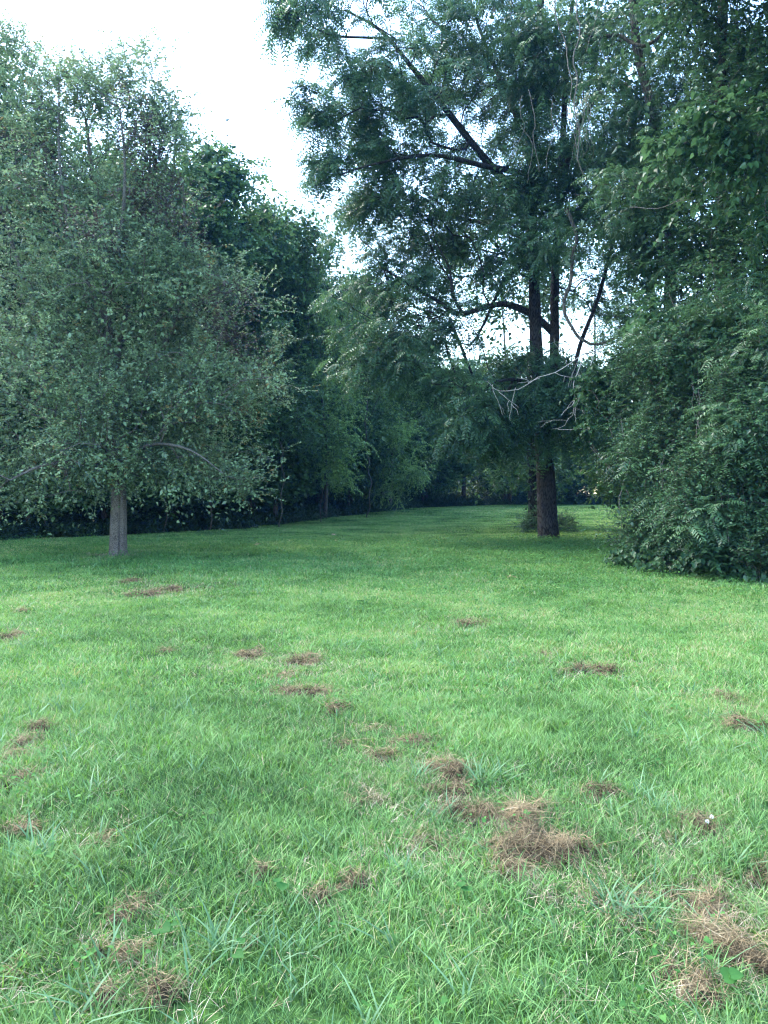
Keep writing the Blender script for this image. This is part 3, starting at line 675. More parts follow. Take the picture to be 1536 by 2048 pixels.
rtree('leafy_tree', 'leafy tree filling the gap between the lawn tree and the thicket',
      [gp(1345, 31), U(1340, 850, 31), U(1310, 650, 31), U(1280, 450, 31), U(1262, 200, 31)], 0.2, 0.07,
      [pb(1250, 420, 31, 110, 70, 24, 2.4), pb(1300, 560, 31, 60, 60, 14, 2), pb(1330, 720, 30, 90, 70, 26, 2), pb(1240, 820, 31, 70, 80, 28, 2), pb(1200, 930, 31, 60, 40, 18, 1.6), pb(1230, 200, 31, 120, 110, 22, 2.5), pb(1420, 300, 31, 120, 200, 40, 3)],
      Kf, M['wood_leaf'], 34)

Kg = dict(Kf, fill=(5, .16, .6, .2), L=.14, shoots=6)
rtree('airy_tree', 'thin-leaved tree standing behind the forked lawn tree, speckling the sky gap',
      [gp(1010, 65), U(1015, 850, 65), U(1010, 700, 65), U(1000, 560, 65)], 0.14, 0.05,
      [pb(900, 590, 65, 60, 40, 16, 2), pb(1000, 580, 65, 70, 40, 18, 2), pb(950, 715, 65, 90, 22, 16, 2), pb(1080, 650, 65, 40, 50, 12, 2), pb(860, 660, 65, 50, 50, 14, 2), pb(1020, 500, 65, 80, 40, 14, 2)], Kg, M['wood_leaf'], 35)
rtree('airy_tree', 'thin-leaved tree between the forked lawn tree and the thicket top',
      [gp(1200, 67), U(1195, 850, 67), U(1190, 700, 67), U(1190, 560, 67)], 0.14, 0.05,
      [pb(1180, 600, 67, 60, 50, 22, 2), pb(1240, 690, 67, 60, 30, 18, 2), pb(1160, 700, 67, 50, 30, 14, 2), pb(1260, 580, 67, 50, 60, 18, 2), pb(1180, 510, 67, 70, 40, 14, 2)], Kg, M['wood_leaf'], 36)

# ------------------------------------------------------------------ thicket shrubs on the right
Ks = dict(fill=(22, .11, .28, .3), shoots=6, n=20, len=0.62, L=0.062, asp=0.6, spread=0.16, follow=0.7, rand=0.7, up=0.06, fwd=0.35, sag=0.32, lz=0.0, nj=0.35, lj=0.2, tr=0.0035, tipbright=0.35)
Kb = dict(shoots=4, n=9, len=0.42, L=0.10, shape=HEART, spread=0.14, follow=0.5, rand=0.7, up=0.0, fwd=0.4, sag=0.3, lz=-0.45, nj=0.35, tr=0.004, tipbright=0.25)
Km = dict(shoots=4, n=6, len=0.28, L=0.13, shape=MAPLE, spread=0.06, follow=0.6, rand=0.6, up=0.25, fwd=0.6, sag=0.1, lz=-0.1, nj=0.25, tr=0.003)
Kfr = dict(shoots=3, n=4, len=0.2, L=0.5, lf=0.26, pairs=8, asp=0.3, spread=0.05, follow=0.6, rand=0.6, up=0.2, fwd=0.8, sag=0.1, cdroop=0.3, lz=0.1, nj=0.15, tr=0.005)
def shrub(name, label, px, D, h, bl, K, leaf, seed, cat='shrub', n_stems=5, tk=0.03):
    base = gp(px, D); r = np.random.default_rng(seed)
    stems = []
    for i in range(n_stems):
        a = r.uniform(0, 6.28); q = base + [0.1 * math.cos(a), 0.1 * math.sin(a), 0]
        e = base + [h * .45 * math.cos(a), h * .45 * math.sin(a), h * r.uniform(.6, .95)]
        mdl = base + [h * .12 * math.cos(a), h * .12 * math.sin(a), h * .45]
        stems.append(([q, mdl, e], tk * r.uniform(.7, 1), tk * .3, .1))
    stems[0] = ([base] + stems[0][0][1:], tk, tk * .4, .1)
    return plant(name, label, cat, base, stems, blob_targets(r, bl, base), K, leaf, M['bark_wood'], seed=seed, group='plants of the thicket at right',
                 trunk_kw=dict(sides=8, ridge=0.02, flare=0.2, step=0.2), skel=dict(step=0.3, wander=0.1, tipr=0.004), limb_r=0.05)
shrub('privet_shrub', 'arching small-leaved shrub whose sprays reach left over the lawn', 1350, 17.5, 3, [
    pb(1330, 850, 17, 66, 46, 40, 1.2), pb(1370, 950, 17, 60, 50, 44, 1.1), pb(1350, 830, 17, 70, 60, 36, 1.2), pb(1350, 1010, 16.8, 36, 36, 18, .8), pb(1300, 985, 16, 46, 5, 9, .3), pb(1310, 866, 15.8, 44, 8, 10, .4), pb(1290, 842, 16.2, 36, 6, 7, .3), pb(1260, 905, 16.8, 30, 10, 5, .4)], Ks, M['shrub_leaf'], 41)
shrub('privet_shrub', 'tall dense small-leaved shrub below the two slim trunks', 1450, 16.8, 4, [
    pb(1370, 740, 17, 100, 60, 60, 1.2), pb(1470, 790, 16, 80, 60, 66, 1.2), pb(1420, 850, 16, 80, 60, 60, 1.1), pb(1300, 740, 18, 70, 40, 22, 1), pb(1530, 760, 16, 50, 90, 40, 1.2), pb(1380, 690, 15.6, 60, 14, 10, .5), pb(1490, 700, 15, 40, 12, 8, .5), pb(1440, 770, 14.8, 50, 10, 9, .4), pb(1290, 690, 17.5, 36, 20, 8, .5)], Ks, M['shrub_leaf'], 42)
shrub('privet_shrub', 'wide small-leaved shrub at the right edge reaching down to the grass', 1500, 14.8, 2.6, [
    pb(1500, 920, 14.8, 80, 80, 80, 1.1), pb(1420, 970, 15, 70, 60, 60, 1.0), pb(1490, 1050, 14.6, 70, 50, 56, .9), pb(1560, 1000, 14.5, 40, 100, 34, 1), pb(1440, 900, 13.9, 40, 8, 8, .4), pb(1400, 1010, 14.4, 36, 8, 6, .4), pb(1500, 850, 13.8, 36, 8, 7, .4)], Ks, M['shrub_leaf'], 43)
shrub('privet_shrub', 'low dark small-leaved shrub at the near left foot of the thicket', 1340, 16, 1.4, [
    pb(1375, 1050, 16, 60, 36, 56, .9), pb(1335, 1090, 16.3, 30, 22, 20, .6), pb(1420, 1080, 15.5, 60, 40, 44, .8), pb(1262, 1050, 16.6, 30, 7, 6, .3), pb(1275, 1090, 16.4, 20, 10, 6, .3), pb(1252, 1072, 16.4, 14, 5, 3, .2), pb(1280, 1050, 16.6, 30, 16, 12, .4)], Ks, M['shrub_leaf'], 44)
shrub('sumac_sapling', 'sapling with a star of long feathery leaves low in the thicket', 1345, 15.4, .5, [pb(1345, 1070, 15.2, 26, 16, 5, .2)], Kfr, M['shrub_leaf'], 45, cat='sapling', n_stems=2, tk=.012)
shrub('sumac_sapling', 'sapling with one drooping ladder-like leaf beside the dark hollow', 1470, 14.4, .5, [pb(1465, 1065, 14.2, 18, 18, 3, .15)], Kfr, M['shrub_leaf'], 46, cat='sapling', n_stems=2, tk=.012)
Kfa = dict(Kfr, shoots=3, n=5, len=.5, L=.42, spread=.12, up=.05, cdroop=.35, lz=-.05, fill=(16, .12, .3, .2))
shrub('locust_sapling', 'feathery-leaved sapling rising out of the top of the thicket', 1400, 18, 5, [pb(1340, 690, 16.4, 60, 26, 14, .6), pb(1430, 640, 16, 60, 40, 20, .7), pb(1300, 740, 16.8, 40, 20, 8, .5), pb(1270, 640, 18, 40, 40, 10, .8)], Kfa, M['walnut_leaf'], 52, cat='sapling', n_stems=3, tk=.04)
shrub('locust_sapling', 'feathery-leaved sapling at the right edge above the wide shrub', 1520, 16, 4.4, [pb(1500, 680, 14.6, 40, 40, 14, .5), pb(1450, 820, 14.4, 50, 30, 12, .5), pb(1520, 830, 13.8, 30, 50, 12, .5)], Kfa, M['walnut_leaf'], 53, cat='sapling', n_stems=3, tk=.04)
shrub('locust_sapling', 'feathery-leaved sapling low in the middle of the thicket', 1380, 16, 2, [pb(1360, 1000, 15.2, 50, 26, 9, .4), pb(1440, 1040, 14.2, 40, 24, 8, .4), pb(1300, 930, 15.8, 36, 20, 6, .4)], Kfa, M['walnut_leaf'], 54, cat='sapling', n_stems=3, tk=.03)
shrub('maple_seedling', 'pale green seedling with broad lobed leaves at the thicket foot', 1440, 14.0, .35, [pb(1440, 1128, 13.8, 36, 14, 12, .3)], Km, M['vine_leaf'], 47, cat='seedling', n_stems=3, tk=.008)
shrub('broadleaf_seedling', 'pale leafy seedlings at the right edge beside the lobed one', 1520, 13.6, .5, [pb(1515, 1095, 13.5, 26, 34, 22, .3)], Kh, M['vine_leaf'], 48, cat='seedling', n_stems=4, tk=.008)
shrub('grape_vine', 'curtain of heart-shaped vine leaves hanging beside the furrowed trunk', 1290, 18.5, 3.4, [
    pb(1190, 790, 18.6, 30, 36, 26, .6), pb(1225, 830, 18.4, 34, 30, 18, .6), pb(1250, 760, 18.5, 50, 40, 30, .8), pb(1190, 855, 18.5, 14, 20, 5, .3)], Kb, M['vine_leaf'], 49, cat='vine')
shrub('grape_vine', 'bright broad-leaved vine climbing high at the upper right', 1470, 15.5, 7, [
    pb(1440, 275, 15.4, 60, 26, 18, .8), pb(1500, 320, 15.2, 50, 40, 20, .8), pb(1385, 310, 15.6, 36, 30, 10, .6), pb(1430, 380, 15.6, 60, 30, 10, .8), pb(1510, 240, 15, 30, 14, 6, .5), pb(1530, 430, 15, 40, 40, 8, .8), pb(1370, 660, 16.8, 90, 30, 18, 1), pb(1500, 600, 16.5, 50, 50, 10, 1)],
    dict(Kb, L=0.125, len=0.55, spread=.22), M['vine_leaf'], 50, cat='vine')
shrub('ivy_patch', 'low mat of rounded ivy-like leaves creeping onto the lawn', 1350, 15.4, .3, [
    pb(1310, 1115, 15.8, 60, 14, 34, .6), pb(1380, 1130, 14.9, 60, 14, 40, .6), pb(1310, 1095, 16.4, 26, 10, 10, .4), pb(1480, 1150, 13.9, 50, 8, 20, .4)], dict(Kb, L=0.085, len=.3), M['vine_leaf'], 51, cat='ivy')

# ------------------------------------------------------------------ bare vines and dead wood
def vine(name, label, cat, strands, mat, group=None, sides=7, buds=None):
    base = np.array(strands[0][0][0], float)
    b = Buf(); r = np.random.default_rng(len(label))
    for pts, r0, r1 in strands:
        q = resample(np.array(pts), 0.2); q = q + r.normal(size=q.shape) * 0.014 + np.stack([.05 * np.sin(np.arange(len(q)) * .9 + r.uniform(0, 6)), 0 * q[:, 0], 0 * q[:, 0]], 1) * min(1, len(q) / 12)
        tube(b, q - base, np.linspace(r0, r1, len(q)), sides)
    o = link(name, b.mesh(name), mat, loc=base); o['label'] = label; o['category'] = cat
    if group: o['group'] = group
    return o
g = 'bare vines hanging at right'
vine('hanging_vine', 'thick pale vine strand falling straight from the top of the picture', 'vine', [([U(1155, -40, 19.4), U(1156, 60, 19.4), U(1150, 130, 19.4), U(1152, 190, 19.4), U(1156, 300, 19.4), U(1166, 350, 19.4)], .020, .012)], M['vine_bark'], g)
vine('hanging_vine', 'vine strand slanting down to join the thick pale one', 'vine', [([U(1105, -20, 19.6), U(1120, 60, 19.6), U(1135, 110, 19.5), U(1141, 150, 19.4), U(1139, 220, 19.4), U(1150, 300, 19.4)], .016, .009)], M['vine_bark'], g)
vine('hanging_vine', 'thin vine curling down right of the thick pale strand', 'vine', [([U(1198, -20, 18.9), U(1190, 30, 18.9), U(1182, 80, 18.9), U(1172, 105, 18.9)], .009, .005)], M['vine_bark'], g)
vine('hanging_vine', 'long thin vine looping left below the high leaves', 'vine', [([U(1045, 190, 19.9), U(1043, 270, 19.9), U(1030, 300, 19.9), U(1022, 315, 19.8)], .008, .004), ([U(1043, 250, 19.9), U(1062, 290, 19.8), U(1060, 345, 19.8), U(1055, 365, 19.8)], .007, .004)], M['vine_bark'], g)
vine('hanging_vine', 'kinked vine dangling with its tip above the lower boughs', 'vine', [([U(1062, 180, 19.6), U(1066, 240, 19.6), U(1070, 280, 19.6), U(1074, 342, 19.6)], .010, .006), ([U(1103, 200, 19.5), U(1108, 240, 19.5), U(1098, 290, 19.5), U(1098, 335, 19.5)], .010, .006)], M['vine_bark'], g)
vine('hanging_vine', 'bundle of fine vines hanging side by side before a patch of sky', 'vine', [([U(1150 + k * 6, 195, 19.2 + .05 * k), U(1153 + k * 5, 240, 19.2), U(1148 + k * 8, 290, 19.2 - .04 * k), U(1146 + k * 7, 312 + 4 * (k % 3), 19.2)], .007, .004) for k in range(6)], M['vine_bark'], g)
vine('curved_vine', 'stout woody vine bending in a wide hook under the boughs', 'vine', [([U(1137, 420, 20.5), U(1146, 455, 20.5), U(1152, 495, 20.5), U(1142, 540, 20.5), U(1131, 600, 20.5), U(1136, 645, 20.5), U(1160, 675, 20.4), U(1195, 690, 20.3), U(1225, 678, 20.2), U(1240, 650, 20.1)], .05, .038), ([U(1236, 668, 20.1), U(1262, 680, 19.8), U(1290, 690, 19.4)], .025, .012)], M['bark_wood'], g, sides=10)
vine('looping_vine', 'dark vine sagging in a loop between boughs near the top', 'vine', [([U(1205, 75, 21), U(1235, 72, 21), U(1262, 85, 20.8), U(1290, 92, 20.6), U(1320, 70, 20.4), U(1345, 20, 20.2), U(1350, -30, 20.2)], .05, .035)], M['bark_wood'], g, sides=9)
vine('trailing_vine', 'long thin vine stem hanging clear before the lawn at the thicket rim', 'vine', [([U(1236, 840, 17), U(1246, 870, 17), U(1256, 885, 17), U(1254, 930, 17), U(1246, 980, 17), U(1240, 1030, 17), U(1239, 1085, 17)], .014, .009)], M['vine_bark'], g)
vine('arching_stem', 'thin bare stem arching across the leaves below the broad-leaved vine', 'vine', [([U(1260, 415, 17), U(1330, 412, 16.6), U(1380, 385, 16.3), U(1430, 345, 16), U(1462, 305, 15.8)], .009, .006), ([U(1345, 405, 16.5), U(1390, 392, 16.2), U(1410, 380, 16)], .006, .004)], M['vine_bark'], g)
rd = np.random.default_rng(77)
for px, py, D_, hh_, lab in [(1470, 1010, 13.7, 150, 'cluster of thin bare stems in the hollow of the thicket at right'), (1425, 820, 14.6, 130, 'cluster of thin bare stems near the top of the thicket'), (1360, 960, 15.2, 120, 'thin bare stems in the middle of the thicket')]:
    st_ = []
    for k in range(6):
        x0 = px + rd.uniform(-34, 34); dx = rd.uniform(-20, 20)
        st_.append(([U(x0, py + hh_ * .5, D_ + rd.uniform(0, .7)), U(x0 + dx * .4 + rd.uniform(-8, 8), py, D_ + rd.uniform(.1, .6)), U(x0 + dx, py - hh_ * rd.uniform(.2, .5), D_ + rd.uniform(.2, .8))], .007, .004))
    vine('bare_stems', lab, 'stems', st_, M['vine_bark'], None, 4)
def dead(label, mains, seed):
    r = np.random.default_rng(seed); st = []
    for pts, r0, r1 in mains:
        st.append((pts, r0, r1)); q = resample(np.array(pts), 0.2)
        for k in range(2, len(q) - 1, 2):
            d = norm(q[k] - q[k - 1] + r.normal(size=3) * 0.6); L = r.uniform(.25, .8)
            e = q[k] + d * L; e[2] -= .12 * L
            mm = (q[k] + e) / 2 + r.normal(size=3) * .05
            st.append(([q[k], mm, e], r0 * .45, .004))
            d2 = norm(d + r.normal(size=3) * .6); st.append(([mm, mm + d2 * L * .3, mm + d2 * L * .5 - [0, 0, .05]], .006, .003))
    return vine('dead_branch', label, 'dead branch', st, M['dead_bark'], None, 4)
dead('bleached dead branch sweeping left in front of the furrowed trunk', [([U(1210, 690, 19.5), U(1170, 710, 19.5), U(1120, 738, 19.5), U(1070, 762, 19.5), U(1030, 778, 19.5), U(1000, 782, 19.5), U(975, 762, 19.5)], .016, .005)], 1)
dead('bleached dead twigs hanging down above the heart-leaved vine', [([U(1165, 715, 19.3), U(1150, 760, 19.3), U(1148, 800, 19.3), U(1120, 830, 19.3)], .014, .005), ([U(1195, 700, 19.2), U(1180, 750, 19.2), U(1160, 800, 19.2), U(1150, 845, 19.2)], .013, .004), ([U(1160, 790, 19.3), U(1130, 850, 19.3), U(1105, 860, 19.3)], .010, .003)], 2)
dead('small pale dead stick lying on the creeping leaves', [([U(1344, 1105, 14.6), U(1360, 1098, 14.6), U(1385, 1100, 14.6)], .010, .005)], 3)

# ------------------------------------------------------------------ blue air volume, added to hint at lens glare and turn darks navy
GLARE_HAZE = 0.00038
if GLARE_HAZE:
    hb = Buf(); x0, x1, y0, y1, z0, z1 = -75, 75, -6, 95, -1.2, 24
    hb.add([[x0, y0, z0], [x1, y0, z0], [x1, y1, z0], [x0, y1, z0], [x0, y0, z1], [x1, y0, z1], [x1, y1, z1], [x0, y1, z1]],
           f4=[[0, 3, 2, 1], [4, 5, 6, 7], [0, 1, 5, 4], [1, 2, 6, 5], [2, 3, 7, 6], [3, 0, 4, 7]])
    m, n = mat_new('glare_haze'); pv = n.nodes.new('ShaderNodeVolumePrincipled'); pv.inputs['Color'].default_value = (.10, .38, 1, 1)
    pv.inputs['Density'].default_value = GLARE_HAZE; pv.inputs['Anisotropy'].default_value = 0.3
    o = n.nodes.new('ShaderNodeOutputMaterial'); n.links.new(pv.outputs[0], o.inputs['Volume'])
    link('glare_haze', hb.mesh('glare_haze', False), m, kind='stuff')

# ------------------------------------------------------------------ the wood's edge
cum = np.concatenate([[0], np.cumsum(np.linalg.norm(np.diff(EDGE, axis=0), axis=1))])
def edge_at(s, off):
    i = int(np.clip(np.searchsorted(cum, s) - 1, 0, len(EDGE) - 2))
    t = (s - cum[i]) / (cum[i + 1] - cum[i]); d = EDGE[i + 1] - EDGE[i]; d = d / np.linalg.norm(d)
    p = EDGE[i] + (EDGE[i + 1] - EDGE[i]) * t
    return p + np.array([-d[1], d[0]]) * off

def proto(name, label, H, R, seed, K, leaf, low=2.6, trunk_r=.16, n=1.0, group='trees along the wood edge'):
    r = np.random.default_rng(seed)
    base = np.array([0, 0, 0.0])
    lean = r.normal(size=2) * 0.6
    top = np.array([lean[0], lean[1], H * .92])
    tr = [base, np.array([lean[0] * .2, lean[1] * .2, H * .3]), np.array([lean[0] * .6 + .3, lean[1] * .6, H * .62]), top]
    bl = []
    for k in range(13):
        a = k * 2.4 + r.uniform(-.4, .4); f = r.uniform(0.0, 1.0)
        z = low + 1.1 + (H - low - 2.0) * ((k + .5) / 13)
        prof = R * math.sin(math.pi * min(1, 0.18 + 0.80 * ((H - z) / (H - low)) ** .8)) if z > low + 2 else R * .85
        rad = prof * r.uniform(.4, .75)
        bl.append(((math.cos(a) * rad, math.sin(a) * rad, z), (R * .42, R * .42, R * .34), int(26 * n)))
    bl.append(((lean[0], lean[1], H - 1.0), (R * .35, R * .35, 1.1), int(18 * n)))
    lims = []
    for k in range(5):
        a = r.uniform(0, 6.28); z0 = H * r.uniform(.22, .6)
        c = base + [lean[0] * z0 / H, lean[1] * z0 / H, z0]
        lims.append(([c, c + [math.cos(a) * R * .4, math.sin(a) * R * .4, 1.0], c + [math.cos(a) * R * .75, math.sin(a) * R * .75, 1.6]], .06, .02, .3))
    return plant(name, label, 'tree', base, [(tr, trunk_r, .04, .25)] + lims, blob_targets(r, bl, base), K, leaf, M['bark_wood'], seed=seed,
                 group=group, trunk_kw=dict(sides=14, ridge=.03, flare=.25, step=.5), skel=dict(step=.7, wander=.08, tipr=.008), limb_r=.045)

Ke1 = dict(fill=(36, .30, .5, .4), shoots=8, n=12, len=0.8, L=0.17, asp=0.68, spread=0.4, follow=0.5, rand=0.8, up=0.02, fwd=0.7, sag=0.3, lz=-0.12, nj=0.4, tr=0.006, tipbright=0.25)
Ke2 = dict(Ke1, L=0.14, n=15, asp=0.6, up=0.1, sag=.2)
Ke3 = dict(Ke1, L=0.18, len=.9, sag=.4, up=-.05)
P1 = ('maple_tree', 16.5, 3.6, 61, Ke1); P2 = ('hackberry_tree', 14.5, 3.9, 62, Ke2); P3 = ('elm_tree', 17.5, 3.4, 63, Ke3); P4 = ('bushy_tree', 9.0, 3.1, 64, Ke2)
protos = {}
# (prototype, distance along the rim, offset behind it, height factor, label)
rim = [
 (2, 49.5, 3.2, 1.0, 'wood-edge tree at the far left behind the outer boughs of the lawn tree'),
 (0, 53.5, 3.4, .95, 'wood-edge tree behind the left half of the left lawn tree'),
 (1, 57.5, 3.0, 1.05, 'wood-edge tree directly behind the trunk of the left lawn tree'),
 (2, 61.0, 3.2, .92, 'wood-edge tree behind the right half of the left lawn tree'),
 (0, 64.5, 3.2, .98, 'tall tree whose rounded top shows just right of the left lawn tree'),
 (1, 68.0, 3.0, 1.06, 'tree beside the tall rounded one, standing in the dip of the skyline'),
 (2, 71.5, 3.4, .86, 'thin-topped tree closing the right side of the skyline dip'),
 (0, 75.5, 3.0, .92, 'tree behind the boughs that hang in layers over the lawn'),
 (1, 80.0, 3.0, .95, 'dark tree right of the layered boughs'),
 (2, 85.0, 3.0, .68, 'tree where the lawn runs back into its far corner'),
 (0, 90.0, 3.0, .70, 'far corner tree seen under the feathery boughs'),
 (1, 95.0, 3.0, .82, 'far tree seen just left of the furrowed trunk'),
 (2, 100.0, 3.0, .70, 'far tree seen just right of the furrowed trunk'),
 (0, 105.0, 3.0, .76, 'far tree between the furrowed trunk and the thicket'),
 (1, 111.0, 3.0, .80, 'far tree mostly hidden by the right-hand thicket'),
 (3, 54.0, 2.2, .62, 'low bushy tree in the shade left of the left lawn trunk'),
 (3, 60.0, 2.2, .60, 'low bushy tree in the dark wood edge right of the left lawn trunk'),
 (3, 66.0, 2.0, .78, 'low tree in shade just left of the drooping pale lobe'),
 (3, 77.0, 1.8, .80, 'low tree whose boughs almost touch the grass near the middle'),
 (3, 88.0, 1.8, .80, 'low tree in the far corner of the lawn'),
 (3, 97.0, 1.8, .80, 'low far tree behind the furrowed trunk'),
 (3, 103.0, 1.8, .70, 'low far tree right of the small shrub'),
]
P = [P1, P2, P3, P4]
rr = np.random.default_rng(9)
for k, s, off, hf, lab in rim:
    nm, H, R, sd_, K = P[k]
    xy = edge_at(s, off); z = float(ground_z(xy[0], xy[1])); rz = rr.uniform(0, 6.28)
    if k not in protos:
        o = proto(nm, lab, H, R, sd_, K, M['wood_leaf'], low=(1.0 if k == 3 else 2.8), trunk_r=(.08 if k == 3 else .17), n=(.7 if k == 3 else 1))
        protos[k] = o; o.location = (xy[0], xy[1], z); o.rotation_euler = (0, 0, rz); o.scale = (1, 1, hf)
    else:
        copy_tree(protos[k], (xy[0], xy[1], z), rz, (rr.uniform(.92, 1.1), rr.uniform(.92, 1.1), hf), lab)

def source_collection(name, meshes, mat):
    col = bpy.data.collections.new(name)
    for i, me in enumerate(meshes):
        me.materials.append(mat)
        o = bpy.data.objects.new(name, me); col.objects.link(o)
    return col

def scatter(name, P, rot, sc, idx, col):
    me = bpy.data.meshes.new(name); me.from_pydata(P.tolist(), [], [])
    for nm, arr, ty in (('rz', rot, 'FLOAT'), ('sc', sc, 'FLOAT'), ('ix', idx, 'INT')):
        a = me.attributes.new(nm, ty, 'POINT'); a.data.foreach_set('value', arr.astype(np.int32 if ty == 'INT' else np.float32))
    o = bpy.data.objects.new(name, me); C.objects.link(o); o['kind'] = 'stuff'
    ng = bpy.data.node_groups.new(name, 'GeometryNodeTree')
    ng.interface.new_socket('Geometry', in_out='INPUT', socket_type='NodeSocketGeometry')
    ng.interface.new_socket('Geometry', in_out='OUTPUT', socket_type='NodeSocketGeometry')
    N = ng.nodes; gi = N.new('NodeGroupInput'); go_ = N.new('NodeGroupOutput')
    mp = N.new('GeometryNodeMeshToPoints'); ip = N.new('GeometryNodeInstanceOnPoints')
    ci = N.new('GeometryNodeCollectionInfo'); ci.inputs['Collection'].default_value = col
    ci.inputs['Separate Children'].default_value = True; ci.inputs['Reset Children'].default_value = True
    ip.inputs['Pick Instance'].default_value = True
    def att(nm, ty):
        a = N.new('GeometryNodeInputNamedAttribute'); a.data_type = ty; a.inputs['Name'].default_value = nm; return a.outputs[0]
    cx = N.new('ShaderNodeCombineXYZ'); ng.links.new(att('rz', 'FLOAT'), cx.inputs[2])
    er = N.new('FunctionNodeEulerToRotation'); ng.links.new(cx.outputs[0], er.inputs[0])
    ng.links.new(gi.outputs[0], ip.inputs['Points']); ng.links.new(ci.outputs[0], ip.inputs['Instance'])
    ng.links.new(att('ix', 'INT'), ip.inputs['Instance Index']); ng.links.new(er.outputs[0], ip.inputs['Rotation'])
    ng.links.new(att('sc', 'FLOAT'), ip.inputs['Scale']); ng.links.new(ip.outputs[0], go_.inputs[0])
    md = o.modifiers.new('scatter', 'NODES'); md.node_group = ng
    return o

# the mass of the wood behind the rim: nobody could count it
def clump_meshes(name, nv, n, rad, L, seed, asp=.6):
    out = []; r = np.random.default_rng(seed)
    for v_ in range(nv):
        u = rnd_unit(r, n); Pp = u * rad * (r.uniform(0.1, 1, (n, 1)) ** .5) * [1, 1, .75]
        Dd = norm(rnd_unit(r, n) + u * .6 + [0, 0, -.25]); Nn = norm(r.normal(size=(n, 3)) * .45 + u * .3 + [0, 0, 1.])
        b = Buf(); leaves(b, Pp, Dd, Nn, L * r.uniform(.7, 1.2, n), L * asp, r.uniform(.1, .7, n)); out.append(b.mesh(name))
    return out
def mass(name, cen, sc, meshes, mat, seed):
    r = np.random.default_rng(seed); n = len(cen)
    return scatter(name, np.array(cen), r.uniform(0, 6.28, n), np.asarray(sc), r.integers(0, len(meshes), n), source_collection(name + '_clumps', meshes, mat))
r = np.random.default_rng(71)
cen = []
for k in range(7500):
    s = r.uniform(10, 134); off = r.uniform(5.5, 21) if k % 4 else r.uniform(3.8, 7)
    xy = edge_at(min(s, cum[-1] - .1), off)
    top = np.interp(s, [18, 58, 66, 76, 84, 92, 132], [15, 14.5, 13.5, 13, 11, 9.5, 10.5]) * (.85 + .15 * math.sin(s * .9) * math.sin(off))
    z = r.uniform(.55, 1) ** .7 * top if k % 3 == 0 else r.uniform(0.2, top)
    if off < 10 and z < 3.6: continue
    cen.append([xy[0], xy[1], z + .3])
for k in range(2600):
    xy = edge_at(min(r.uniform(10, 134), cum[-1] - .1), r.uniform(9.5, 21)); cen.append([xy[0], xy[1], r.uniform(.2, 4.6)])
for k in range(1600):
    xy = edge_at(r.uniform(74, 116.5), r.uniform(5, 16)); cen.append([xy[0], xy[1], r.uniform(.5, 3.4)])
mass('woods', cen, r.uniform(.7, 1.25, len(cen)), clump_meshes('leaf_clump', 6, 200, 1.35, .27, 72), M['wood_leaf'], 75)
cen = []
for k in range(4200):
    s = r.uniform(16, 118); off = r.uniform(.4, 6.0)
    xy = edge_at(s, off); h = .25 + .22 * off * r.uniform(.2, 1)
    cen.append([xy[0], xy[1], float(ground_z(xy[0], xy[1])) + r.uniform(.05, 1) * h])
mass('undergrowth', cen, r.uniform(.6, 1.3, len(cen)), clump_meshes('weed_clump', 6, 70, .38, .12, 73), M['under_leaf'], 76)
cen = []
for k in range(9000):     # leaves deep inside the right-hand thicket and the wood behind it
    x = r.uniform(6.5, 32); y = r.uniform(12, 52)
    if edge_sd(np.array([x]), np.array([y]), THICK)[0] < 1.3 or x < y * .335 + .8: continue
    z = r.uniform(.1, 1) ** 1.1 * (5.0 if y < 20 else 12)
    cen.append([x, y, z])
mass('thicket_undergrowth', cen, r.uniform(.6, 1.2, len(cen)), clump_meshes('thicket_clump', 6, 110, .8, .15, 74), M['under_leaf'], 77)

cen = []
for k in range(60000):     # ragged weeds where the thicket meets the lawn
    if len(cen) > 700: break
    x = r.uniform(5, 14); y = r.uniform(11, 26); sdv = edge_sd(np.array([x]), np.array([y]), THICK)[0]
    if -.35 < sdv < .9: cen.append([x, y, r.uniform(-.02, .22) + .2 * max(0, sdv)])
mass('thicket_weeds', cen, r.uniform(.35, .8, len(cen)), clump_meshes('thicket_weed_clump', 5, 60, .36, .085, 85), M['vine_leaf'], 86)
cen = []
for k in range(1500):     # unseen leaf canopy, added overhead to shade the right-hand thicket
    y = r.uniform(10, 27); x = r.uniform(4.5, 20) + .12 * (y - 10); z = CAMZ + (1075 / F) * y + r.uniform(.5, 5)
    if x < 5.5 and y < 13: continue
    cen.append([x, y, z])
mass('shade_canopy', cen, r.uniform(.8, 1.4, len(cen)), clump_meshes('shade_canopy_clump', 5, 110, 1.0, .2, 79), M['wood_leaf'], 80)

# ------------------------------------------------------------------ slim bare stems that show inside the wood edge
st = [(640, 1048, 585, .035, 'thin pale stem in the dark wood edge near the middle'), (560, 1060, 640, .04, 'thin stem in the dark wood edge left of the middle'),
      (420, 1066, 560, .045, 'thin leaning stem in shade right of the left lawn tree'), (330, 1070, 600, .04, 'thin stem in shade close behind the left lawn tree'),
      (90, 1078, 600, .05, 'thin stem in shade at the far left'), (735, 1040, 700, .05, 'thin stem in deep shade beneath the layered boughs')]
for px, py, top, rad, lab in st:
    p = G(px, py); Dd = p[1] + 1.2; p = gp(px, Dd)
    q = [p, U(px + 6, (1000 + top) / 2 + 120, Dd), U(px - 4, (1000 + top) / 2, Dd + .3), U(px + 12, top, Dd + .8)]
    v_ = vine('thin_stem', lab, 'stem', [(q, rad * .7, rad * .35), ([q[2], U(px + 40, top + 60, Dd), U(px + 60, top, Dd)], rad * .35, .01)], M['bark_wood'], 'thin stems inside the wood edge', 6)

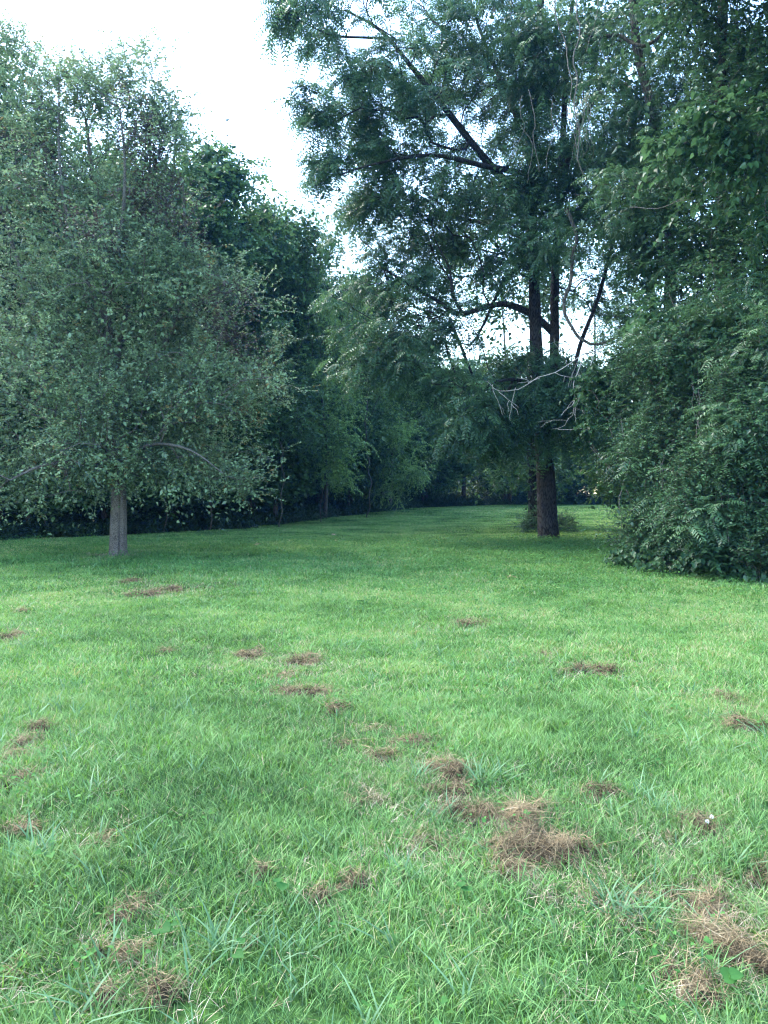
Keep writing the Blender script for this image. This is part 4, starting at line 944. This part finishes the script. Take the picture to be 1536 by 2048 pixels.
# ------------------------------------------------------------------ dead grass clumps raked up by the mower
straw_list = [
 (1490, 1915, 150, 120, 'biggest heap of brown dead grass, in the lower right corner'),
 (1385, 1995, 70, 80, 'brown dead grass heap at the lower left of the biggest heap'),
 (1420, 1835, 90, 40, 'strip of dead grass running up from the biggest heap'),
 (1090, 1705, 150, 80, 'thick tawny mat of dead grass right of the lower middle'),
 (1030, 1642, 130, 40, 'arched band of dead grass just above the thick tawny mat'),
 (935, 1645, 75, 40, 'dead grass tuft left of the arched band'),
 (1030, 1752, 75, 36, 'dead grass scrap just below the thick tawny mat'),
 (895, 1558, 80, 42, 'dark brown dead grass clump beside a pale broad-bladed tussock'),
 (905, 1600, 60, 30, 'dead grass clump just under the dark brown one'),
 (1405, 1662, 56, 36, 'rounded dead grass clump with white clover flowers on it'),
 (1202, 1596, 50, 26, 'small dead grass clump above and right of the arched band'),
 (712, 1776, 46, 26, 'lone round dead grass clump below the middle'),
 (248, 1838, 54, 44, 'forked dead grass clump at the lower left'),
 (268, 1928, 66, 34, 'slanting tawny dead grass wisp below the forked clump'),
 (335, 2022, 66, 28, 'dead grass heap at the bottom edge left of centre'),
 (210, 2034, 40, 20, 'dead grass heap cut by the bottom edge further left'),
 (1178, 1806, 90, 40, 'scattered dead grass strip between the mat and the corner heap'),
 (1268, 1782, 46, 30, 'small upright dead grass wisp right of the scattered strip'),
 (1262, 1870, 60, 30, 'faint dead grass patch below the upright wisp'),
 (88, 1464, 40, 20, 'dead grass clump at left, uppermost of three in a row'),
 (58, 1493, 44, 22, 'dead grass clump at left, middle one of three in a row'),
 (28, 1526, 50, 22, 'pinkish dead grass clump at left, lowest of three in a row'),
 (42, 1568, 44, 22, 'dead grass clump under the pinkish one at the left edge'),
 (50, 1665, 90, 36, 'loose thin dead grass patch near the left edge'),
 (222, 1685, 50, 40, 'dark dead grass patch right of the loose thin patch'),
 (30, 1978, 80, 50, 'dull dead grass patch in the lower left corner'),
 (1458, 1405, 26, 44, 'tall narrow dark clump of dead grass at mid right'),
 (1490, 1458, 66, 22, 'dead grass clump just below the tall narrow dark one'),
 (935, 1252, 34, 12, 'small dead grass clump far off between the two lawn trees'),
 (495, 1317, 40, 20, 'dark dead grass clump left of the middle'),
 (612, 1331, 64, 14, 'flat dead grass clump right of the dark one'),
 (565, 1357, 60, 16, 'thin dead grass patch just below the flat clump'),
 (578, 1392, 46, 20, 'pale dead grass patch left of the greyish tangle'),
 (630, 1390, 46, 20, 'greyish tangle of dead grass near the middle'),
 (670, 1427, 42, 22, 'tawny dead grass clump below the greyish tangle'),
 (328, 1309, 18, 14, 'tiny dark dead grass clump in the bright lawn at left'),
 (255, 1168, 40, 9, 'dark dead grass streak nearest the left lawn tree'),
 (298, 1193, 52, 12, 'broken dead grass streak second from the left lawn tree'),
 (348, 1184, 36, 10, 'dead grass fleck right of the broken streak'),
 (24, 1277, 40, 14, 'dead grass clump at the left edge of the bright lawn'),
 (40, 1228, 24, 9, 'dead grass fleck above the left edge clump'),
 (345, 1268, 28, 9, 'dark thin dead grass line in the bright lawn'),
 (760, 1462, 60, 18, 'faint dead grass patch right of the tawny clump'),
 (815, 1493, 56, 20, 'dead grass clump on the way to the pale tussock'),
 (700, 1497, 60, 18, 'faint dead grass patch below the tawny clump'),
 (768, 1521, 44, 20, 'dead grass clump left of the pale tussock'),
 (860, 1702, 80, 30, 'thin spread of dead grass left of the tawny mat'),
 (740, 1612, 80, 20, 'faint thin dead grass below left of the pale tussock'),
 (1090, 1312, 40, 10, 'faint dead grass fleck at mid right far off'),
 (1200, 1348, 70, 14, 'broken dead grass line at mid right'),
 (1340, 1692, 50, 30, 'thin dead grass patch left under the clover flowers'),
 (1525, 1765, 40, 50, 'dead grass clump at the right edge above the corner heap'),
 (1340, 1808, 80, 26, 'thin dead grass strip above the biggest heap'),
 (640, 1805, 26, 14, 'tiny dead grass scrap left of the lone round clump'),
 (520, 1758, 20, 12, 'tiny dead grass scrap in the lower middle lawn'),
]
SC = []
for px, py, wpx, hpx, lab in straw_list:
    c = G(px, py); Dp = c[1]
    rx = wpx / F * Dp * .58
    # real extent along the ground from its height in the picture
    y1 = G(px, py + hpx * .5)[1]; y2 = G(px, py - hpx * .5)[1]; ry = min(max((y2 - y1) * .42, .05), rx * 2.2, 0.6)
    SC.append((c[0], c[1], rx, ry))
    r = np.random.default_rng(int(px * 7 + py)); faint = ('faint' in lab or 'thin ' in lab or 'loose' in lab or 'scattered' in lab or 'dull' in lab)
    h = (.04 if faint else .085) * min(1.3, .6 + rx * 1.5)
    t = thing('dead_grass_clump', lab, 'dead grass', c, 'dead grass clumps on the lawn')
    nl = 6 + int(rx * 18)
    lob = r.normal(size=(nl, 2)) * [rx * .55, ry * .5]; lr = r.uniform(.15, .48, nl) * min(rx, ry) + .02
    ns = int(min(3600, max(60, rx * ry * math.pi * (9000 if faint else 26000) / max(1, (Dp / 4) ** 1.2))))
    wdt = .0018 * max(1, Dp / 3.4)
    k = r.integers(0, nl, ns); a = r.uniform(0, 6.28, ns); q = np.sqrt(r.uniform(0, 1, ns)) * lr[k]
    bx = lob[k, 0] + np.cos(a) * q; by = lob[k, 1] + np.sin(a) * q
    hh = h * (1 - (q / lr[k]) ** 2) * r.uniform(.3, 1.1, ns) + .018
    so = r.uniform(size=ns) < .13                      # loose strands thrown off round the heap
    bx = np.where(so, bx * r.uniform(1.2, 2.4, ns), bx); by = np.where(so, by * r.uniform(1.2, 2.4, ns), by); hh = np.where(so, r.uniform(.02, .055, ns), hh)
    P0 = np.stack([bx, by, hh], 1)
    az = r.normal(size=ns) * 1.0 + r.uniform(0, 6.28) * (1 if r.uniform() < .5 else 0) + r.integers(0, 2, ns) * math.pi
    L = r.uniform(.04, .13, ns) * min(1.2, .55 + rx * 2)
    d0 = np.stack([np.cos(az), np.sin(az), r.normal(size=ns) * .35], 1); bend = r.normal(size=(ns, 3)) * .5 + [0, 0, -.35]
    pts = [P0 + d0 * (L * u)[:, None] + bend * (L * u * u)[:, None] for u in (0, .34, .67, 1)]
    sd2 = norm(np.cross(d0, [0, 0, 1.]) + r.normal(size=(ns, 3)) * .3) * wdt / 2
    for q_ in pts: q_[:, 2] = np.maximum(q_[:, 2], .006)
    v = np.stack([pts[0] - sd2, pts[0] + sd2, pts[1] - sd2, pts[1] + sd2, pts[2] - sd2, pts[2] + sd2, pts[3]], 1)
    bb = np.arange(ns)[:, None] * 7
    B = Buf(); B.add(v.reshape(-1, 3), f3=bb + [4, 5, 6], f4=np.concatenate([bb + [0, 1, 3, 2], bb + [2, 3, 5, 4]]), tint=np.repeat(r.uniform(0.0, .95, ns) * np.clip(.45 + hh / h * .4, 0, 1.2), 7))
    link('strands', B.mesh('strands'), M['straw'], t, 'stuff')
    if not faint:      # matted core under the loose strands
        B = Buf()
        for i in range(nl):
            u = np.linspace(0, 1, 5); th = np.arange(10) / 10 * 6.283
            rr2 = lr[i] * .8 * (1 + .25 * r.normal(size=10))
            ring = np.stack([lob[i, 0] + np.outer(u, rr2 * np.cos(th)), lob[i, 1] + np.outer(u, rr2 * np.sin(th)), np.outer((1 - u ** 2) * h * .45, 1 + .3 * r.normal(size=10)) + .004], -1)
            ii = np.arange(4)[:, None] * 10; jj = np.arange(10)[None]; j2 = (jj + 1) % 10
            B.add(ring.reshape(-1, 3), f4=np.stack([ii + jj, ii + 10 + jj, ii + 10 + j2, ii + j2], -1).reshape(-1, 4), tint=.12)
        link('matted_core', B.mesh('matted_core'), M['straw'], t)

# ------------------------------------------------------------------ grass
def blades(b, r, n, spread, h, w, lean=.5, tint=(0.0, .85), straw=.04, gauss=False, hj=.4, curve=.5, origin=None):
    if origin is None:
        P0 = np.stack([r.uniform(-spread, spread, n), r.uniform(-spread, spread, n), np.full(n, -.005)], 1)
    else: P0 = origin
    az = r.uniform(0, 6.283, n); tl = np.abs(r.normal(size=n)) * lean
    H = h * (1 - hj + 2 * hj * r.uniform(0, 1, n)); W = w * r.uniform(.7, 1.3, n)
    d = np.stack([np.cos(az), np.sin(az)], 1)
    cv = curve * r.uniform(.3, 1.6, n)
    pts = []
    for u in (0, .4, .75, 1.0):
        o = (tl * u + cv * u * u) * H
        pts.append(np.stack([P0[:, 0] + d[:, 0] * o, P0[:, 1] + d[:, 1] * o, P0[:, 2] + H * (u - .35 * cv * u * u)], 1))
    s = np.stack([-d[:, 1], d[:, 0], np.zeros(n)], 1)
    tw = r.normal(size=n) * .6; s = s * np.cos(tw)[:, None] + np.concatenate([d, np.zeros((n, 1))], 1) * np.sin(tw)[:, None]
    v = np.stack([pts[0] - s * (W * .35)[:, None], pts[0] + s * (W * .35)[:, None], pts[1] - s * (W * .5)[:, None], pts[1] + s * (W * .5)[:, None],
                  pts[2] - s * (W * .36)[:, None], pts[2] + s * (W * .36)[:, None], pts[3]], 1)
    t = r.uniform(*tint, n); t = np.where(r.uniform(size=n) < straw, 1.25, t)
    tt = np.stack([t - .12, t - .12, t, t, t + .06, t + .06, t + .1], 1)  # blade feet darker than tips: shade between blades baked into the tint
    k = np.arange(n)[:, None] * 7
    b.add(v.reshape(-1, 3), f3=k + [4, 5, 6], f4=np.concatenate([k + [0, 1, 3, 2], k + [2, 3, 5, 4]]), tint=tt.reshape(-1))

r = np.random.default_rng(101)
tiers = [ # y0, y1, density per m2, patch half size, blades, height, width
    (1.2, 6.0, 240, .075, 40, .058, .0029),
    (6.0, 12.0, 64, .13, 68, .055, .0045),
    (12.0, 24.0, 15, .26, 110, .060, .0085),
    (24.0, 42.0, 5.0, .5, 200, .060, .014),
    (42.0, 70.0, 1.8, .9, 260, .060, .024)]
meshes = []; PP = []; IX = []; SCL = []
for ti, (y0, y1, den, hs_, nb, hh, ww) in enumerate(tiers):
    nv = 6
    for v_ in range(nv):
        b = Buf()
        if ti < 3:
            k1 = int(nb * .78)
            blades(b, r, k1, hs_, hh, ww, straw=.05)
            blades(b, r, nb - k1, hs_, hh * 1.35, ww * 1.5, lean=.35, tint=(.25, .9), straw=.02)
        else: blades(b, r, nb, hs_, hh, ww, straw=.04)
        meshes.append(b.mesh('grass_tuft'))
    area = (y1 - y0) * ((y0 + y1) * 1.12 + 5); n = int(area * den)
    y = r.uniform(y0, y1, n * 2); xw = .56 * y + 2.5; x = r.uniform(-1, 1, n * 2) * (.56 * y1 + 2.5)
    keep = np.abs(x) < xw; x = x[keep][:n]; y = y[keep][:n]
    wd = wood_d(x, y); keep = (wd < .5)
    for (cx_, cy_, ex, ey) in SC:
        q = ((x - cx_) / (ex * .95)) ** 2 + ((y + .06 - cy_) / (ey * .95 + .05)) ** 2
        keep &= ~((q < 1) & (r.uniform(size=len(x)) < .9))
    q = np.hypot(x - pb0[0], y - pb0[1]); keep &= ~((q < 1.1) & (r.uniform(size=len(x)) < .75 * (1.1 - q) / .6))
    q = np.hypot(x - wb[0], y - wb[1]); keep &= ~((q < 1.2) & (r.uniform(size=len(x)) < .7 * (1.2 - q) / .6))
    x, y = x[keep], y[keep]
    z = ground_z(x, y)
    cl = .5 + .5 * np.sin(x * 1.7 + 2 * np.sin(y * .9)) * np.sin(y * 2.1 + 1.5 * np.sin(x * 1.1))
    PP.append(np.stack([x, y, z], 1)); IX.append(ti * nv + r.integers(0, nv, len(x))); SCL.append(.78 + .34 * cl * r.uniform(.6, 1.2, len(x)))
PP = np.concatenate(PP); IX = np.concatenate(IX); SCL = np.concatenate(SCL)
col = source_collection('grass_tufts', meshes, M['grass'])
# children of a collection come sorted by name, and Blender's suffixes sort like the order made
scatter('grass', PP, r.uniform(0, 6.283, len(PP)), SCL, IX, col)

# clover and other low round-leaved weeds between the blades
meshes = []
for v_ in range(6):
    b = Buf(); n_ = 16
    Pq = np.stack([r.uniform(-.10, .10, n_), r.uniform(-.10, .10, n_), r.uniform(.03, .065, n_)], 1); Dq = rnd_unit(r, n_) * [1, 1, .2]
    shaped(b, Pq, Dq, norm(r.normal(size=(n_, 3)) * .3 + [0, 0, 1]), r.uniform(.008, .018, n_), HEART, r.uniform(.2, .9, n_))
    blades(b, r, 8, .1, .05, .006)
    meshes.append(b.mesh('clover_tuft'))
n = 9000; y = r.uniform(1.5, 26, n) ** 1.0; x = r.uniform(-1, 1, n) * (.56 * y + 2)
pr = .42 * np.clip((y - 2) / 5, 0, 1) + .8 * (1 / (1 + np.exp(-(x - .5 + .6 * np.sin(y)) * 1.2))) * np.clip((y - 5) / 6, 0.05, 1) + .3 * (np.sin(x * 2.1 + 3) * np.sin(y * 1.3) > .45) * np.clip((y - 2.5) / 3, .15, 1)
keep = (r.uniform(size=n) < pr) & (wood_d(x, y) < .6); x, y = x[keep], y[keep]
scatter('clover', np.stack([x, y, ground_z(x, y)], 1), r.uniform(0, 6.28, len(x)), r.uniform(.8, 1.5, len(x)) * np.clip(y / 8, 1, 2.2), r.integers(0, 6, len(x)), source_collection('clover_tufts', meshes, M['weed']))

# loose dry bits left along the mower's track
meshes = []
for v_ in range(5):
    b = Buf(); blades(b, r, 9, .05, .032, .0024, lean=1.8, tint=(.2, 1.0), straw=.1, curve=.6); meshes.append(b.mesh('dry_bits'))
src_ = np.array([(c_[0], c_[1]) for c_ in SC]); wts = np.array([min(c_[2], .5) for c_ in SC]); wts = wts / wts.sum()
kk = r.choice(len(src_), 2800, p=wts); q_ = src_[kk] + r.normal(size=(2800, 2)) * (.14 + .04 * src_[kk][:, 1:2])
q_ = np.concatenate([q_, pb0[:2] + r.normal(size=(160, 2)) * .55]); q_ = q_[q_[:, 1] > 1.4]
scatter('dry_grass_bits', np.stack([q_[:, 0], q_[:, 1], ground_z(q_[:, 0], q_[:, 1]) + .02], 1), r.uniform(0, 6.28, len(q_)), r.uniform(.6, 1.2, len(q_)) * np.clip(q_[:, 1] / 6, 1, 2), r.integers(0, 5, len(q_)), source_collection('dry_bits', meshes, M['straw']))

# coarse broad-bladed grass sprinkled through the lawn
meshes = []
for v_ in range(5):
    b = Buf(); blades(b, r, 7, .03, .10, .0065, lean=.5, tint=(.2, .9), straw=0, curve=.7); meshes.append(b.mesh('crabgrass_tuft'))
n = 2600; y = r.uniform(1.5, 16, n); x = r.uniform(-1, 1, n) * (.56 * y + 2)
keep = (np.sin(x * 1.3 + 1) * np.sin(y * .9 + .5) + r.normal(size=n) * .5 > .15) & (wood_d(x, y) < .3); x, y = x[keep], y[keep]
scatter('crabgrass', np.stack([x, y, ground_z(x, y)], 1), r.uniform(0, 6.28, len(x)), r.uniform(.6, 1.25, len(x)), r.integers(0, 5, len(x)), source_collection('crabgrass_tufts', meshes, M['tussock']))

# tussocks that stand out
for px, py, n_, h, w_, lab in [
    (965, 1575, 46, .19, .011, 'large pale blue-green grass tussock right of the dark brown clump'),
    (835, 1565, 26, .17, .009, 'pale grass tussock left of the dark brown clump'),
    (875, 1655, 26, .17, .009, 'broad-bladed grass tussock left of the arched dead band'),
    (1245, 1850, 24, .15, .012, 'low star of broad grass blades between mat and corner heap'),
    (430, 1935, 26, .18, .010, 'upright bright grass tussock at lower left near the bottom'),
    (60, 1720, 26, .18, .010, 'tall grass tussock by the left edge'),
    (820, 1770, 20, .14, .008, 'dark arching grass tussock below the middle'),
    (560, 1915, 24, .15, .010, 'grass tussock near the bottom edge left of centre'),
    (1330, 1640, 28, .16, .008, 'pale fine-bladed tussock left of the clover flowers'),
    (140, 1385, 22, .16, .008, 'pale upright tussock at left in the mid lawn'),
    (620, 1350, 0, 0, 0, '')]:
    if not n_: continue
    c = G(px, py); b = Buf(); rq = np.random.default_rng(px)
    org = np.stack([rq.normal(size=n_) * .05, rq.normal(size=n_) * .05, np.full(n_, -.005)], 1)
    blades(b, rq, n_ * 2, .05, h * .72, w_ * .62, lean=.4, tint=(.2, .95), straw=0, curve=.6, origin=np.repeat(org, 2, 0))
    o = link('grass_tussock', b.mesh('grass_tussock'), M['tussock'], loc=c); o['label'] = lab; o['category'] = 'tussock'; o['group'] = 'grass tussocks in the lawn'
# round-leaved weeds near the camera
for px, py, L, lab in [(1437, 2018, .055, 'single large round weed leaf near the bottom right'), (552, 1830, .045, 'round bluish weed leaf in the lower lawn'), (318, 1903, .045, 'heart-shaped weed leaf beside the slanting wisp'),
                       (465, 1955, .04, 'round weed leaf left of the bottom centre'), (935, 1835, .045, 'pointed weed leaf right of the lone round clump'), (100, 1740, .04, 'small round weed leaf near the left edge'), (665, 1922, .03, 'tiny round weed leaf above the bottom edge at centre')]:
    c = G(px, py); b = Buf(); rq = np.random.default_rng(px)
    t = thing('round_leaf_weed', lab, 'weed', c, 'round-leaved weeds in the lawn')
    for k in range(3):
        a = rq.uniform(0, 6.28); o_ = np.array([math.cos(a), math.sin(a), 0]) * (.015 + .02 * k)
        b = Buf(); shaped(b, np.array([o_ + [0, 0, .07 + .012 * k]]), np.array([[math.cos(a), math.sin(a), .1]]), np.array([[0, -.5, 1.]]), L * (1 - .25 * k), HEART, np.array([.25]), curl=.12)
        link('leaf', b.mesh('leaf'), M['weed'], t)
        b = Buf(); tube(b, np.array([[0, 0, -.01], o_ * .6 + [0, 0, .04], o_ + [0, 0, .07 + .012 * k]]), .0015, 4); link('stalk', b.mesh('stalk'), M['weed'], t)
# white clover flowers on the rounded clump
m, n = mat_new('white_petal'); p = n.nodes.new('ShaderNodeBsdfPrincipled'); p.inputs['Base Color'].default_value = (.75, .73, .70, 1); p.inputs['Roughness'].default_value = .7
o = n.nodes.new('ShaderNodeOutputMaterial'); n.links.new(p.outputs[0], o.inputs[0])
for px, py, lab in [(1423, 1664, 'upper white clover flower on the rounded dead clump'), (1414, 1674, 'lower white clover flower on the rounded dead clump')]:
    c = G(px, py + 14); t = thing('clover_flower', lab, 'flower', c, 'white clover flowers'); rq = np.random.default_rng(px)
    b = Buf(); u = rnd_unit(rq, 46); leaves(b, np.tile([[0, 0, .085]], (46, 1)) + u * .003, u + [0, 0, .3], rnd_unit(rq, 46), .008, .003, np.full(46, .5)); link('flower_head', b.mesh('flower_head'), m, t)
    b = Buf(); tube(b, np.array([[0, 0, -.01], [.004, 0, .04], [0, 0, .085]]), .0015, 4); link('stalk', b.mesh('stalk'), M['weed'], t)
# fallen leaves on the far lawn
for px, py, lab in [(667, 1072, 'brown fallen leaf on the lawn in the middle distance'), (676, 1084, 'pale fallen leaf just below the brown one'), (517, 1092, 'pale fallen leaf on the lawn left of the middle'), (1025, 1160, 'yellow fallen leaf on the lawn before the furrowed trunk')]:
    c = G(px, py); rq = np.random.default_rng(px); b = Buf()
    k = 3; shaped(b, rq.normal(size=(k, 3)) * [.05, .05, 0] + [0, 0, .06], rnd_unit(rq, k) * [1, 1, .3], rnd_unit(rq, k) * .6 + [0, -.3, 1.], .11, MAPLE, rq.uniform(.5, 1.0, k))
    o = link('fallen_leaf', b.mesh('fallen_leaf'), M['straw'], loc=c); o['label'] = lab; o['category'] = 'leaf'; o['group'] = 'fallen leaves on the lawn'
